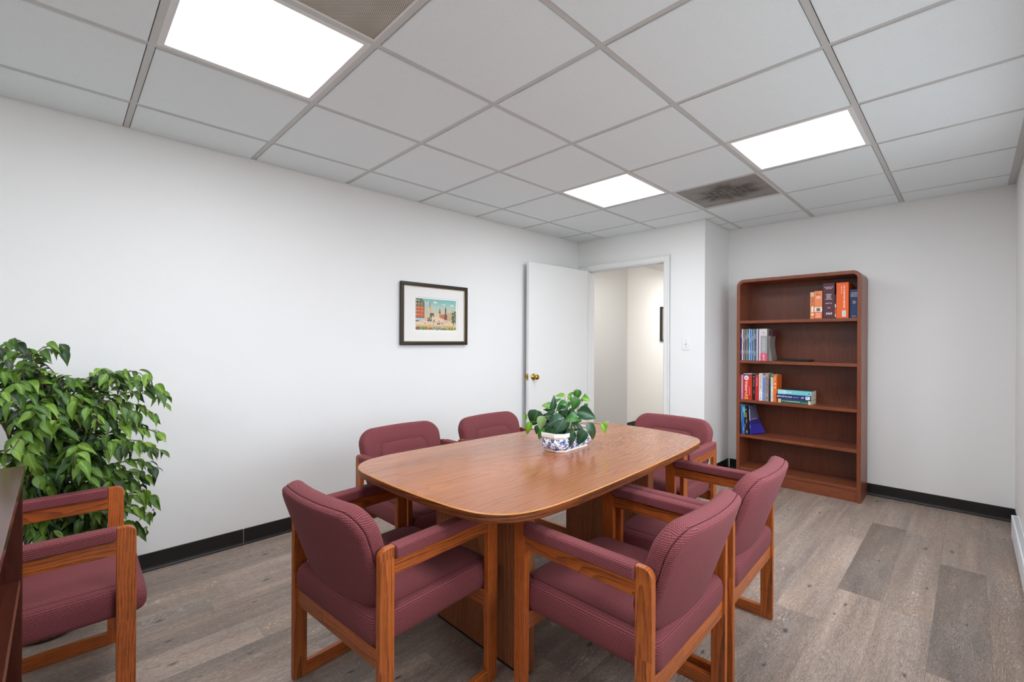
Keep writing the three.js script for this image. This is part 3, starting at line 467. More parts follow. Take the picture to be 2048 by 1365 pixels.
// ───────────────────────── tall bookcase and its books ─────────────────────────
const BZ = -4.24, BX0 = 1.65, BX1 = 2.58, BH = 1.85, BB = ZF + 0.018;
const SH = [1.472, 1.106, 0.742, 0.42, 0.118]; // shelf tops
{
  const o = thing('tall_bookcase', 'tall cherry bookcase with rounded top corners and five shelves', 'bookcase', [0, 0, 0]);
  const t = 0.024, cher = (g, ax, k = 0) => boxUV(g, ax, 0.5, 1.0, k * 0.17, k * 0.29);
  // carcass: sides and top as one bent band with rounded corners
  const R = 0.06, s = new THREE.Shape(); s.moveTo(BX0, 0); s.lineTo(BX0, BH - R); s.absarc(BX0 + R, BH - R, R, Math.PI, Math.PI / 2, true); s.lineTo(BX1 - R, BH); s.absarc(BX1 - R, BH - R, R, Math.PI / 2, 0, true); s.lineTo(BX1, 0); s.lineTo(BX1 - t, 0); s.lineTo(BX1 - t, BH - R); s.absarc(BX1 - R, BH - R, R - t, 0, Math.PI / 2, false); s.lineTo(BX0 + R, BH - t); s.absarc(BX0 + R, BH - R, R - t, Math.PI / 2, Math.PI, false); s.lineTo(BX0 + t, 0); s.closePath();
  const D = BZ - BB, cg = new THREE.ExtrudeGeometry(s, { depth: D - 0.004, bevelEnabled: true, bevelSize: 0.002, bevelThickness: 0.002, bevelSegments: 2, curveSegments: 8 }).translate(0, 0, BB + 0.002);
  part(o, 'carcass', cher(cg, 'y', 1), M.cherryEdge);
  part(o, 'back_panel', cher(box(BX0 + t, BX1 - t, 0.0, BH - t, BB + 0.004, BB + 0.01), 'y', 2), M.cherry);
  SH.forEach((y, i) => part(o, 'shelf', cher(box(BX0 + t + 0.001, BX1 - t - 0.001, y - 0.026, y, BB + 0.0105, BZ - 0.006, 0.002), 'x', 3 + i), M.cherryEdge));
  part(o, 'plinth', cher(box(BX0 + t, BX1 - t, 0, SH[4] - 0.027, BZ - 0.03, BZ - 0.012), 'x', 8), M.cherryEdge);
}
// books: spine faces the room
function spineTex(w, h, bg, draw) { return canvasTex(w, h, (g, W, Hh) => { g.fillStyle = bg; g.fillRect(0, 0, W, Hh); draw && draw(g, W, Hh); }); }
const hexMat = (c, r = 0.45) => std({ color: c, roughness: r });
const M_pages = std({ color: 0xe6dfcd, roughness: 0.9 });
// u0,u1: spine edges in the photograph's pixels, on the plane z; top v
function book({ x0, x1, y, h, d = 0.2, z = BZ - 0.035, color, tex, lean = 0, label, group, name = 'book', soft = false }) {
  const o = thing(name, label, 'book', [(x0 + x1) / 2, y + 0.0003, z], 0, group), w = x1 - x0 - 0.0006, c = Math.min(soft ? 0.0006 : 0.0022, w * 0.2);
  o.rotation.z = -lean;
  const cm = hexMat(color, soft ? 0.35 : 0.5);
  part(o, 'cover', merged([box(-w / 2, -w / 2 + c, 0, h, -d, -c), box(w / 2 - c, w / 2, 0, h, -d, -c)]), cm);
  const in_ = soft ? 0 : 0.0025; part(o, 'pages', box(-w / 2 + c, w / 2 - c, in_, h - in_, -d + 0.003, -c), M_pages);
  const sp = box(-w / 2, w / 2, 0, h, -c, 0); part(o, 'spine', sp, tex ? std({ map: tex, roughness: soft ? 0.35 : 0.5 }) : cm);
  return o;
}
// vertical lettering down a spine
function vtext(g, txt, x, y, size, color, font = 'bold', fam = 'sans-serif', maxw) { g.save(); g.translate(x, y); g.rotate(Math.PI / 2); g.fillStyle = color; g.font = `${font} ${size}px ${fam}`; g.textBaseline = 'middle'; g.fillText(txt, 0, 0, maxw); g.restore(); }
function htext(g, txt, x, y, size, color, maxw, font = 'bold', fam = 'sans-serif') { g.fillStyle = color; g.font = `${font} ${size}px ${fam}`; g.textAlign = 'center'; g.textBaseline = 'middle'; g.fillText(txt, x, y, maxw); g.textAlign = 'left'; }
{
  const z = BZ - 0.04, px = (u, v = 610) => onZ(u, v, z).x, py = (u, v) => onZ(u, v, z).y, y = SH[0], G = 'books on the top shelf';
  const B = (u0, u1, v, o) => book({ x0: px(u0), x1: px(u1), y, h: py((u0 + u1) / 2, v) - y, z, group: G, ...o });
  B(1620.5, 1628.6, 585, { color: 0xd8692f, d: 0.17, label: 'thin orange and cream paperback at the left end of the top shelf books', tex: spineTex(64, 384, '#e98a55', (g, W, h) => { g.fillStyle = '#e9b489'; g.fillRect(0, 0, W, 60); vtext(g, 'EREG', W / 2, 74, 46, '#7a2a2a', 'bold', 'serif'); g.fillStyle = '#f4ede2'; g.fillRect(18, 205, 30, 80); g.fillRect(14, 310, 40, 22); }) });
  B(1629, 1644.5, 582.5, { color: 0xe8713a, d: 0.17, label: 'salmon orange paperback with a white label band on the top shelf', tex: spineTex(128, 400, '#f08a58', (g, W, h) => { g.fillStyle = '#ef6f35'; g.fillRect(0, 300, W, 100); g.fillStyle = '#7e2d20'; g.beginPath(); g.moveTo(14, 18); g.lineTo(34, 42); g.lineTo(62, 8); g.lineTo(36, 56); g.fill(); htext(g, 'Better', 66, 52, 26, '#8a3b20', 110, 'italic bold'); g.fillStyle = '#f6ddc8'; for (let k = 0; k < 3; k++) g.fillRect(30, 74 + k * 14, 70, 7); g.fillStyle = '#efe9df'; g.fillRect(0, 232, W, 66); g.fillStyle = '#5a5046'; g.fillRect(34, 244, 58, 44); g.fillStyle = '#a88a6a'; g.fillRect(46, 252, 18, 16); g.fillStyle = '#f6ddc8'; for (let k = 0; k < 4; k++) g.fillRect(16, 318 + k * 18, 92, 7); }) });
  B(1646, 1669, 567, { color: 0x4a1f2a, d: 0.23, label: 'thick maroon reference book with white D&B lettering on the top shelf', tex: spineTex(192, 640, '#542632', (g, W, h) => { const c = '#f0e9ea', L = (t, y, s) => htext(g, t, W / 2, y, s, c, 150); L('MILLION DOLLAR', 70, 20); L('DIRECTORY', 94, 20); L('AMERICA\'S', 200, 20); L('LEADING', 222, 18); L('PUBLIC &', 243, 18); L('PRIVATE', 264, 18); L('COMPANIES', 286, 20); L('SERIES A-Z', 362, 22); L('1997', 446, 24); htext(g, 'D&B', W / 2, 548, 52, c, 150, 'italic bold'); }) });
  B(1669.4, 1672.2, 590, { color: 0x2a1418, d: 0.2, soft: true, label: 'very thin dark booklet squeezed between maroon and orange books', tex: spineTex(16, 256, '#2c1518', (g, W) => { g.fillStyle = '#f1e4d2'; g.fillRect(2, 100, 12, 40); g.fillStyle = '#e2703a'; g.fillRect(2, 150, 12, 50); g.fillStyle = '#f1e4d2'; g.fillRect(3, 205, 10, 38); }) });
  B(1672.6, 1697, 565.5, { color: 0xe8591d, d: 0.225, label: 'thick bright orange directory lettered down its spine on the top shelf', tex: spineTex(192, 640, '#f0641f', (g, W) => { vtext(g, 'THE FOUNDATION DIRECTORY', 124, 52, 34, '#fff3e8', 'bold', 'sans-serif', 410); vtext(g, '2000 EDITION', 82, 56, 22, '#fbd9c0', 'bold', 'sans-serif', 150); g.fillStyle = '#dfe9e2'; g.fillRect(92, 500, 60, 112); g.fillStyle = '#7fb0a8'; for (let k = 0; k < 5; k++) g.fillRect(104 + (k % 2) * 16, 512 + k * 18, 22, 9); }) });
  const xr = BX1 - 0.0275; book({ x0: xr - 0.056, x1: xr - 0.001, y, h: 0.232, d: 0.19, z: z - 0.03, group: G, color: 0x1d3d66, label: 'navy blue hardback against the right side of the top shelf', tex: spineTex(160, 560, '#21456f', (g, W) => { const c = '#eef2f6'; htext(g, 'National', W / 2, 66, 30, c, 130); htext(g, 'Congressional', W / 2, 98, 28, c, 140); htext(g, 'Directory', W / 2, 130, 30, c, 130); g.strokeStyle = c; g.lineWidth = 5; g.beginPath(); g.arc(W / 2, 250, 28, 0, 7); g.stroke(); g.beginPath(); g.arc(W / 2, 250, 10, 0, 7); g.stroke(); htext(g, 'CARROLL', W / 2, 520, 20, c, 110); }) });
}
{
  // second shelf: a row of thin magazines, a grey manual, a bowed folder
  const z = BZ - 0.02, px = (u, v = 690) => onZ(u, v, z).x, y = SH[1], G = 'thin magazines standing on the second shelf', top = onZ(1500, 658.5, z).y - y;
  const mags = [[0x2a2f7c, '#2f3588', 'deep violet blue'], [0xe9e6e4, '#ece7e2', 'white cream'], [0x6e2a35, '#6c2a38', 'dark wine'], [0x8d8790, '#8f8894', 'mauve grey'], [0x2f4a3a, '#34503f', 'dark green'], [0xb6b09a, '#b7b09b', 'sand'], [0x2d2b49, '#2b2a4b', 'dark indigo'], [0x9fd0e0, '#a5d5e6', 'pale aqua'], [0x2c62a8, '#2c64ad', 'bright blue'], [0x8fa6d8, '#8ea8dc', 'periwinkle'], [0x1f5f78, '#1f6079', 'teal'], [0xa8c2b4, '#a7c3b6', 'grey green'], [0x32224f, '#3a2a5c', 'purple lettered'], [0x8d86b5, '#8f88b8', 'lavender'], [0xe4dcd2, '#e6ddd3', 'ivory'], [0x5c4a80, '#5d4c82', 'violet'], [0xf0ece4, '#f1ede6', 'bright white']];
  const x0 = BX0 + 0.028, x1 = px(1520.5), dw = (x1 - x0) / mags.length;
  mags.forEach(([c, s, n], i) => book({ name: 'magazine', soft: true, x0: x0 + i * dw, x1: x0 + (i + 1) * dw, y, h: top * (0.985 + 0.02 * ((i * 37) % 10) / 10), d: 0.2, z: z - 0.002 * (i % 3), color: c, group: G, label: `thin ${n} magazine standing in the row on the second shelf`,
    tex: spineTex(24, 384, s, (g, W) => { if (n === 'purple lettered') { g.fillStyle = '#3a3440'; g.fillRect(0, 0, W, 210); vtext(g, 'REVIEW', W / 2, 60, 16, '#f5f2f8'); vtext(g, 'GUIDE', W / 2, 270, 18, '#efe6ff'); } else if (i % 2 === 0) { g.fillStyle = 'rgba(255,255,255,0.75)'; g.fillRect(8, 40 + (i * 31) % 90, 7, 60); g.fillRect(8, 260, 7, 50); } else { g.fillStyle = 'rgba(30,25,50,0.6)'; g.fillRect(8, 120, 6, 40 + (i * 17) % 60); g.fillRect(8, 290, 7, 28); } }) }));
  const m1 = px(1534);
  book({ x0: x1 + 0.001, x1: m1, y, h: top, d: 0.21, z, soft: true, color: 0x9a9a9a, label: 'grey and pink paperback manual after the row of magazines', tex: spineTex(128, 512, '#a3a2a2', (g, W) => { g.fillStyle = '#d3d3d0'; g.fillRect(0, 0, W, 112); g.fillStyle = '#f5f3f2'; g.beginPath(); g.arc(64, 66, 26, 0, 7); g.fill(); g.fillStyle = '#a0394a'; g.lineWidth = 4; g.strokeStyle = '#c2495c'; g.beginPath(); g.arc(64, 66, 26, 0, 7); g.stroke(); g.fillStyle = '#2e2a2c'; g.beginPath(); g.ellipse(64, 66, 18, 7, 0.3, 0, 7); g.fill(); vtext(g, 'annual report guide', 54, 150, 24, '#e9e9e9', 'normal'); vtext(g, 'to member services', 80, 170, 20, '#dddddd', 'normal'); g.fillStyle = '#e0566f'; g.fillRect(0, 392, W, 120); vtext(g, '2013', 64, 408, 46, '#f7dfe4'); }) });
  // bowed folder leaning away
  const f = thing('folder', 'bowed grey folder with a maroon tab leaning beside the manual', 'folder', [m1 + 0.002, y + 0.0004, z - 0.02]); f.scale.x = 0.75;
  const pts = [], hgt = top * 0.97; const bow = (t) => 0.014 + 0.012 * Math.cos(t * Math.PI * 1.3) - 0.012 * t + 0.016 * t * t; const s = new THREE.Shape(); s.moveTo(0, 0); s.lineTo(bow(0) + 0.014, 0); for (let k = 1; k <= 12; k++) s.lineTo(bow(k / 12) + 0.012, hgt * 0.8 * k / 12); s.lineTo(bow(1) - 0.004, hgt * 0.8); s.lineTo(0.0, hgt * 0.8); s.closePath();
  part(f, 'sleeve', new THREE.ExtrudeGeometry(s, { depth: 0.16, bevelEnabled: false }).translate(0, 0, -0.17), hexMat(0x8b857f, 0.5));
  const tb = new THREE.Shape(); tb.moveTo(0.016, hgt * 0.8 + 0.001); tb.lineTo(0.034, hgt * 0.8 + 0.001); tb.lineTo(0.04, hgt); tb.lineTo(0.022, hgt); tb.closePath(); part(f, 'tab', new THREE.ExtrudeGeometry(tb, { depth: 0.14, bevelEnabled: false }).translate(0, 0, -0.165), hexMat(0x5a1f2b, 0.5), 'maroon upper tab');
  const t0 = px(1549, 718), t1 = px(1617, 718), p = thing('leather_portfolio', 'flat black portfolio lying on the second shelf', 'portfolio', [(t0 + t1) / 2, y, z - 0.12]);
  part(p, 'cover', box(-(t1 - t0) / 2, (t1 - t0) / 2, 0, 0.009, -0.1, 0.1, 0.004), hexMat(0x15130f, 0.35)); part(p, 'flap', box(-(t1 - t0) / 2 + 0.012, (t1 - t0) / 2 - 0.004, 0.0092, 0.017, -0.098, 0.085, 0.004), hexMat(0x1b1814, 0.3));
}
{
  // third shelf: upright paperbacks and a lying stack
  const z = BZ - 0.03, px = (u, v = 780) => onZ(u, v, z).x, y = SH[2], G = 'upright paperbacks on the third shelf', hh = (u, v) => onZ(u, v, z).y - y;
  const x00 = BX0 + 0.029;
  const list = [
    [1480, 1486, 750, 0xd58ab4, 'pink paperback against the left side of the third shelf', (g, W) => { g.fillStyle = '#df9cc2'; g.fillRect(0, 0, W, 400); vtext(g, 'BASIC GRAMMAR', W / 2, 90, 22, '#f6dfec'); }, '#d58ab4'],
    [1486.4, 1503.5, 748, 0xd22f1e, 'fat red dictionary with Webster\'s down its spine', (g, W) => { g.fillStyle = '#27357a'; g.fillRect(0, 0, W, 26); g.fillStyle = '#f4efe9'; g.fillRect(0, 0, W, 8); g.beginPath(); g.arc(52, 66, 38, 0, 7); g.fill(); g.fillStyle = '#5b5b7a'; g.fillRect(34, 54, 36, 5); g.fillRect(30, 66, 44, 5); g.fillRect(36, 78, 32, 5); vtext(g, 'Webster\'s II', 50, 116, 62, '#fdf3ec', 'bold', 'serif', 232); vtext(g, 'New Riverside Dictionary', 104, 200, 18, '#f8d9c8', 'normal', 'serif', 130); g.fillStyle = '#eca13a'; g.fillRect(20, 358, 60, 36); g.fillStyle = '#3c2a30'; g.fillRect(100, 346, 24, 24); }, '#d8321f'],
    [1504, 1510, 749, 0x1a1714, 'black paperback beside the fat red dictionary', (g, W) => { g.fillStyle = '#e9e5da'; g.beginPath(); g.arc(W / 2, 40, 8, 0, 7); g.fill(); vtext(g, 'STRATEGY AND', W / 2, 70, 17, '#d8d2b8'); vtext(g, 'POWER', W / 2, 240, 18, '#c7bb8a'); }, '#1d1916'],
    [1510.5, 1517, 751.5, 0xc91f2d, 'shorter red paperback between black and white ones', (g, W) => { vtext(g, 'ASSOCIATIONS', W / 2, 30, 20, '#f3b9bd'); g.fillStyle = '#8a4a22'; g.fillRect(W / 2 - 8, 330, 18, 26); }, '#d22634'],
    [1517.5, 1524.3, 747.5, 0xe8e0d4, 'cream paperback with dark lettering down the spine', (g, W) => { vtext(g, 'DISSENT AND', W / 2, 16, 30, '#8a6a55', 'bold', 'serif'); g.fillStyle = '#f6f3ee'; g.fillRect(0, 270, W, 110); vtext(g, 'press', W / 2, 290, 18, '#777777'); g.fillStyle = '#3b3b52'; g.fillRect(W / 2 - 7, 356, 14, 12); }, '#e6ddd0'],
    [1524.6, 1530, 751.5, 0x6f93d6, 'light blue paperback in the third shelf row', (g, W) => { g.fillStyle = '#9ab4e8'; g.fillRect(0, 0, W, 30); vtext(g, 'ECONOMIC WRITERS', W / 2, 44, 22, '#16307a', 'bold', 'sans-serif', 250); }, '#7c9fe0'],
    [1530.4, 1537, 747.5, 0xa58d80, 'taupe paperback lettered in dark blue capitals', (g, W) => { vtext(g, 'WELCOME BACK', W / 2, 50, 30, '#2b2450', 'bold', 'sans-serif', 250); g.fillStyle = '#3b342e'; g.fillRect(W / 2 - 6, 340, 12, 30); }, '#ab9386'],
    [1537.4, 1540.4, 757, 0x26242c, 'slim dark booklet between the taupe and white paperbacks', (g, W) => { g.fillStyle = '#b9a890'; g.fillRect(W / 2 - 3, 60, 6, 30); }, '#26242c'],
    [1540.8, 1546.2, 750, 0xd9e2e2, 'white paperback with green and black lettering next to the orange one', (g, W) => { g.fillStyle = '#5aa05a'; g.fillRect(0, 0, W, 40); vtext(g, 'Parliamentary', W / 2, 20, 22, '#20303c', 'italic bold', 'serif', 200); vtext(g, 'PROCEDURE', W / 2, 250, 18, '#7a8a92', 'bold', 'sans-serif', 120); }, '#dfe7e6'],
    [1546.6, 1553.6, 751, 0xe8681a, 'bright orange paperback at the right end of the third shelf row', (g, W) => { g.fillStyle = '#efc8a8'; g.beginPath(); g.arc(W / 2, 130, 16, 0, 7); g.fill(); vtext(g, 'STYLE', W / 2, 20, 24, '#ffd9b8'); g.fillStyle = '#ffcf9f'; g.fillRect(W / 2 - 10, 170, 20, 30); }, '#ef6f1c'],
  ];
  let prev = x00; list.forEach(([u0, u1, v, c, label, fn, bg], i) => { let a = Math.max(prev, px(u0)), b = px(u1); prev = b + 0.0004; book({ x0: a, x1: b, y, h: hh((u0 + u1) / 2, v), d: i === 1 ? 0.17 : 0.15, z: z - (i % 3) * 0.004, soft: i !== 1, color: c, group: G, label, tex: spineTex(i === 1 ? 144 : 56, 400, bg, fn) }); });
  // the stack lies with spines to the room
  const st = [[1556, 1623.5, 0.038, 0.155, 0x27676f, '#7ecbd0', 'teal paperback lying on top of the third shelf stack', (g, W, h) => { const G2 = '#a9e2e4'; g.fillStyle = G2; g.fillRect(0, 0, W * 0.25, h); htext(g, 'HEALTH', W * 0.3, h / 2, 34, '#e8f8f8', 160); g.fillStyle = '#1f5560'; g.fillRect(W * 0.92, h * 0.4, 14, 22); }, 0x1d3c48],
    [1553, 1623, 0.040, 0.165, 0x23275c, '#27306e', 'navy paperback titled 2014 All-In-One in the middle of the stack', (g, W, h) => { g.fillStyle = '#f2efe8'; g.font = 'bold 34px sans-serif'; g.textBaseline = 'middle'; g.fillText('2014 All-In-One', 10, h / 2, 230); g.font = '16px sans-serif'; g.fillText('DIRECTORY', 252, h / 2 + 4, 100); g.fillStyle = '#e8edf2'; g.fillRect(W - 78, 12, 62, h - 22); g.fillStyle = '#6f9ac0'; g.fillRect(W - 66, 22, 24, 16); g.fillStyle = '#f2efe8'; g.font = 'bold 30px sans-serif'; g.fillText('JES', W - 140, h / 2, 56); }, 0x23275c],
    [1556, 1623, 0.036, 0.16, 0x1f4f4a, '#1f5650', 'dark green paperback about government contracts at the bottom of the stack', (g, W, h) => { g.fillStyle = '#e6cf9a'; g.fillRect(6, 4, 46, h - 8); g.fillRect(W - 44, 8, 40, h - 12); g.fillStyle = '#8fb8a8'; g.beginPath(); g.arc(80, h / 2, 12, 0, 7); g.fill(); g.fillStyle = '#eef2ea'; g.font = 'bold 30px serif'; g.textBaseline = 'middle'; g.fillText('U.S. Government Contracts', 104, h / 2, 250); g.font = 'bold 16px serif'; g.fillText('Desk Guide', W - 140, h / 2 + 8, 86); }, 0x1f4f4a]];
  let yy = y; for (const [u0, u1, t, d, c, bg, label, fn, cov] of st.reverse()) {
    const a = px(u0, 790), b = px(u1, 790), o = thing('book', label, 'book', [(a + b) / 2, yy + 0.0003, z + 0.012], -0.02, 'books lying in a stack on the third shelf'), w = b - a; yy += t + 0.0006;
    part(o, 'cover', merged([box(-w / 2, w / 2, 0, 0.0008, -d, -0.0009), box(-w / 2, w / 2, t - 0.0008, t, -d, -0.0009)]), hexMat(cov, 0.3));
    part(o, 'pages', box(-w / 2, w / 2, 0.0009, t - 0.0009, -d + 0.001, -0.001), M_pages); part(o, 'spine', box(-w / 2, w / 2, 0, t, -0.0008, 0), std({ map: spineTex(512, 72, bg, fn), roughness: 0.35 }));
  }
}
{
  // fourth shelf: leaning booklets and a splayed brochure
  const z = BZ - 0.015, y = SH[3], G = 'leaning booklets on the fourth shelf', h = onZ(1480, 808, z).y - y;
  const L = [[0x1d6fb8, '#1f74c0', 'bright blue booklet leaning against the left side of the fourth shelf', (g, W) => { g.fillStyle = '#7fb6e6'; g.fillRect(8, 90, 8, 130); }], [0x2d6bc4, '#3a78d2', 'mid blue booklet second in the leaning row on the fourth shelf', (g, W) => { vtext(g, 'MEMBER', W / 2, 30, 16, '#e8f0fb'); vtext(g, 'GUIDE', W / 2, 290, 16, '#e8f0fb'); }], [0x25202a, '#2a2430', 'dark booklet with a green upper spine on the fourth shelf', (g, W) => { g.fillStyle = '#35b877'; g.fillRect(0, 14, W, 150); vtext(g, 'report', W / 2, 50, 18, '#d9f4d8'); vtext(g, 'news', W / 2, 250, 18, '#d3cf9a'); }], [0x1c1915, '#201c18', 'black booklet with an orange spine patch on the fourth shelf', (g, W) => { g.fillStyle = '#e8e4dc'; g.fillRect(6, 50, 12, 18); g.fillStyle = '#e28a52'; g.fillRect(5, 95, 14, 66); vtext(g, 'POLICY', W / 2, 185, 16, '#f0ece4'); g.fillStyle = '#efeae0'; g.fillRect(6, 330, 12, 36); }], [0x15131f, '#191626', 'near black booklet before the violet brochure on the fourth shelf', null]];
  const lean = -0.048, w = 0.0118; L.forEach(([c, bg, label, fn], i) => book({ name: 'booklet', soft: true, x0: BX0 + 0.0415 + i * (w + 0.0016), x1: BX0 + 0.0415 + w + i * (w + 0.0016), y: y + 0.0006, h: h * (0.985 - 0.012 * (i % 2)), d: 0.2, z, color: c, lean: -lean * -1, group: G, label, tex: spineTex(24, 384, bg, fn) }));
  const o = thing('brochure', 'violet blue brochure with its cover splayed open on the fourth shelf', 'brochure', [BX0 + 0.0415 + 5 * (w + 0.0018) + 0.006, y + 0.0005, z - 0.005]); o.rotation.z = 0.048;
  part(o, 'pages', box(-0.004, 0.004, 0.0004, h * 0.96, -0.19, 0, 0.001), std({ map: spineTex(24, 384, '#b9b6da', (g, W) => { g.fillStyle = '#3236a0'; g.fillRect(0, 200, W, 184); g.fillStyle = '#5a58a8'; g.fillRect(0, 0, W, 50); vtext(g, 'event', W / 2, 250, 18, '#e8e6fb'); }), roughness: 0.35 }));
  const pg = new THREE.PlaneGeometry(1, 1, 8, 10), p = pg.attributes.position, hh = h * 0.95; for (let i = 0; i < p.count; i++) { const a = p.getX(i) + 0.5, b = p.getY(i) + 0.5, fl = Math.pow(1 - b, 1.9) * 0.072 * a; p.setXYZ(i, 0.005 + fl + 0.012 * a * Math.sin(b * 3) * 0.4, 0.006 + b * hh - 0.001 * Math.pow(1 - b, 1.9) * a, -a * 0.17); } pg.computeVertexNormals();
  part(o, 'cover', pg, std({ map: canvasTex(128, 192, (g) => { g.fillStyle = '#2f2c78'; g.fillRect(0, 0, 128, 192); g.fillStyle = '#5a5a72'; g.fillRect(0, 0, 128, 92); g.strokeStyle = '#8a8ca0'; g.lineWidth = 3; g.beginPath(); g.moveTo(20, 0); g.lineTo(90, 80); g.moveTo(100, 0); g.lineTo(40, 90); g.stroke(); g.fillStyle = '#b8b0c8'; g.fillRect(10, 92, 90, 5); g.fillStyle = '#3a34a0'; g.fillRect(0, 130, 128, 62); }), roughness: 0.4, side: THREE.DoubleSide }), 'curled open cover');
}
// ───────────────────────── low dark bookcase beside the camera ─────────────────────────
{
  const x0 = 1.33, x1 = 2.24, z0 = 0.319, z1 = 0.62, h = 0.92, t = 0.024, o = thing('low_bookcase', 'low dark mahogany open bookcase with a polished top beside the spare armchair', 'bookcase', [0, 0, 0]);
  const mah = (g, ax, k) => boxUV(g, ax, 0.4, 0.9, k * 0.21, k * 0.13);
  part(o, 'top', mah(box(x0 - 0.004, x1 + 0.004, h - t, h, z0 - 0.004, z1, 0.002), 'x', 1), M.mahogany);
  for (const x of [x0, x1 - t]) part(o, 'side_panel', mah(box(x, x + t, 0, h - t, z0, z1, 0.001), 'y', 2), M.mahogany);
  part(o, 'back_panel', mah(box(x0 + t, x1 - t, 0.06, h - t, z1 - 0.012, z1 - 0.004), 'y', 3), M.mahogany);
  for (const y of [0.612, 0.33, 0.085]) { const s = part(o, 'shelf', mah(box(x0 + t, x1 - t, y - 0.022, y, z0 + 0.006, z1 - 0.012), 'x', 4), M.mahogany); part(s, 'edge_strip', box(x0 + t, x1 - t, y - 0.022, y, z0 + 0.004, z0 + 0.006), M.mahoganyEdge); }
  part(o, 'plinth', mah(box(x0 + t, x1 - t, 0, 0.062, z0 + 0.03, z0 + 0.045), 'x', 5), M.mahogany);
}
// ───────────────────────── heater ─────────────────────────
{
  const o = thing('baseboard_heater', 'white metal heater with top slots along the foot of the wall', 'heater', [XR, 0, 0]);
  const z0 = -4.16, z1 = -0.6, d = 0.036, hh = 0.155, wm = std({ color: 0xf1f3f4, roughness: 0.4 });
  part(o, 'top_cover', box(-d, -0.0005, hh - 0.012, hh, z0, z1, 0.003), wm); part(o, 'back_plate', box(-0.006, -0.0005, 0.01, hh - 0.0125, z0, z1), wm);
  part(o, 'front_panel', box(-d, -d + 0.003, 0.028, hh - 0.03, z0 + 0.03, z1), wm); part(o, 'end_cap', box(-d, -0.006, 0.0, hh - 0.0125, z0, z0 + 0.006), std({ color: 0xdfe3e6, roughness: 0.4 }));
  part(o, 'fin_element', box(-d + 0.006, -0.008, 0.05, 0.11, z0 + 0.03, z1), std({ color: 0x3a3d42, roughness: 0.5, metalness: 0.5 }));
  const sl = []; for (let k = 0; k < 60; k++) sl.push(box(-d + 0.008, -0.008, hh - 0.0005, hh + 0.0006, z0 + 0.03 + k * 0.02, z0 + 0.036 + k * 0.02)); part(o, 'vent_slots', merged(sl), std({ color: 0x6b6f74, roughness: 0.6 })).userData.kind = 'stuff';
}
// ───────────────────────── leaves ─────────────────────────
function leafGeo(profile, fold, droop, curl = 0, seg = 7) { // unit length along +z, width +-0.5 along x, normal +y
  const pos = [], uv = [], idx = [];
  for (let i = 0; i <= seg; i++) { const t = i / seg, w = profile(t) * 0.5, y = -droop * t * t + 0.06 * Math.sin(t * Math.PI); for (const s of [-1, -0.5, 0, 0.5, 1]) { pos.push(s * w, y + Math.abs(s) * w * fold + curl * s * w * Math.sin(t * 5) * 0.2, t); uv.push(0.5 + s * w, t); } }
  for (let i = 0; i < seg; i++) for (let j = 0; j < 4; j++) { const a = i * 5 + j; idx.push(a, a + 5, a + 1, a + 1, a + 5, a + 6); }
  const g = new THREE.BufferGeometry(); g.setAttribute('position', new THREE.Float32BufferAttribute(pos, 3)); g.setAttribute('uv', new THREE.Float32BufferAttribute(uv, 2)); g.setIndex(idx); g.computeVertexNormals(); return g;
}
function leafMatrix(p, dir, nrm, len, wid) { const z = dir.clone().normalize(), y = nrm.clone().addScaledVector(z, -nrm.dot(z)).normalize(), x = y.clone().cross(z); return new THREE.Matrix4().makeBasis(x.multiplyScalar(wid), y.multiplyScalar(len), z.multiplyScalar(len)).setPosition(p); }
function leafTex(base, vein, edge, seed, veins = 5, sk = 0.2) { return dataTex(128, 128, (u, v) => { const x = Math.abs(u - 0.5), mid = Math.exp(-x * 60), side = Math.pow(Math.abs(Math.sin((v * veins * 2.2 - x * 6) * Math.PI)), 30), n = fbm(u * 6 + seed, v * 6 + seed, 3) - 0.5; let c = lerp3(base, edge, clamp(x * 2.2 + n * 0.8)); c = lerp3(c, vein, clamp(mid * 0.85 + side * sk)); const m = 1 + n * 0.25; return [c[0] * m, c[1] * m, c[2] * m]; }); }
const leafMat = (t, r = 0.42, tr = 0.12) => new THREE.MeshPhysicalMaterial({ map: t, roughness: r, side: THREE.DoubleSide, transmission: tr, thickness: 0 });
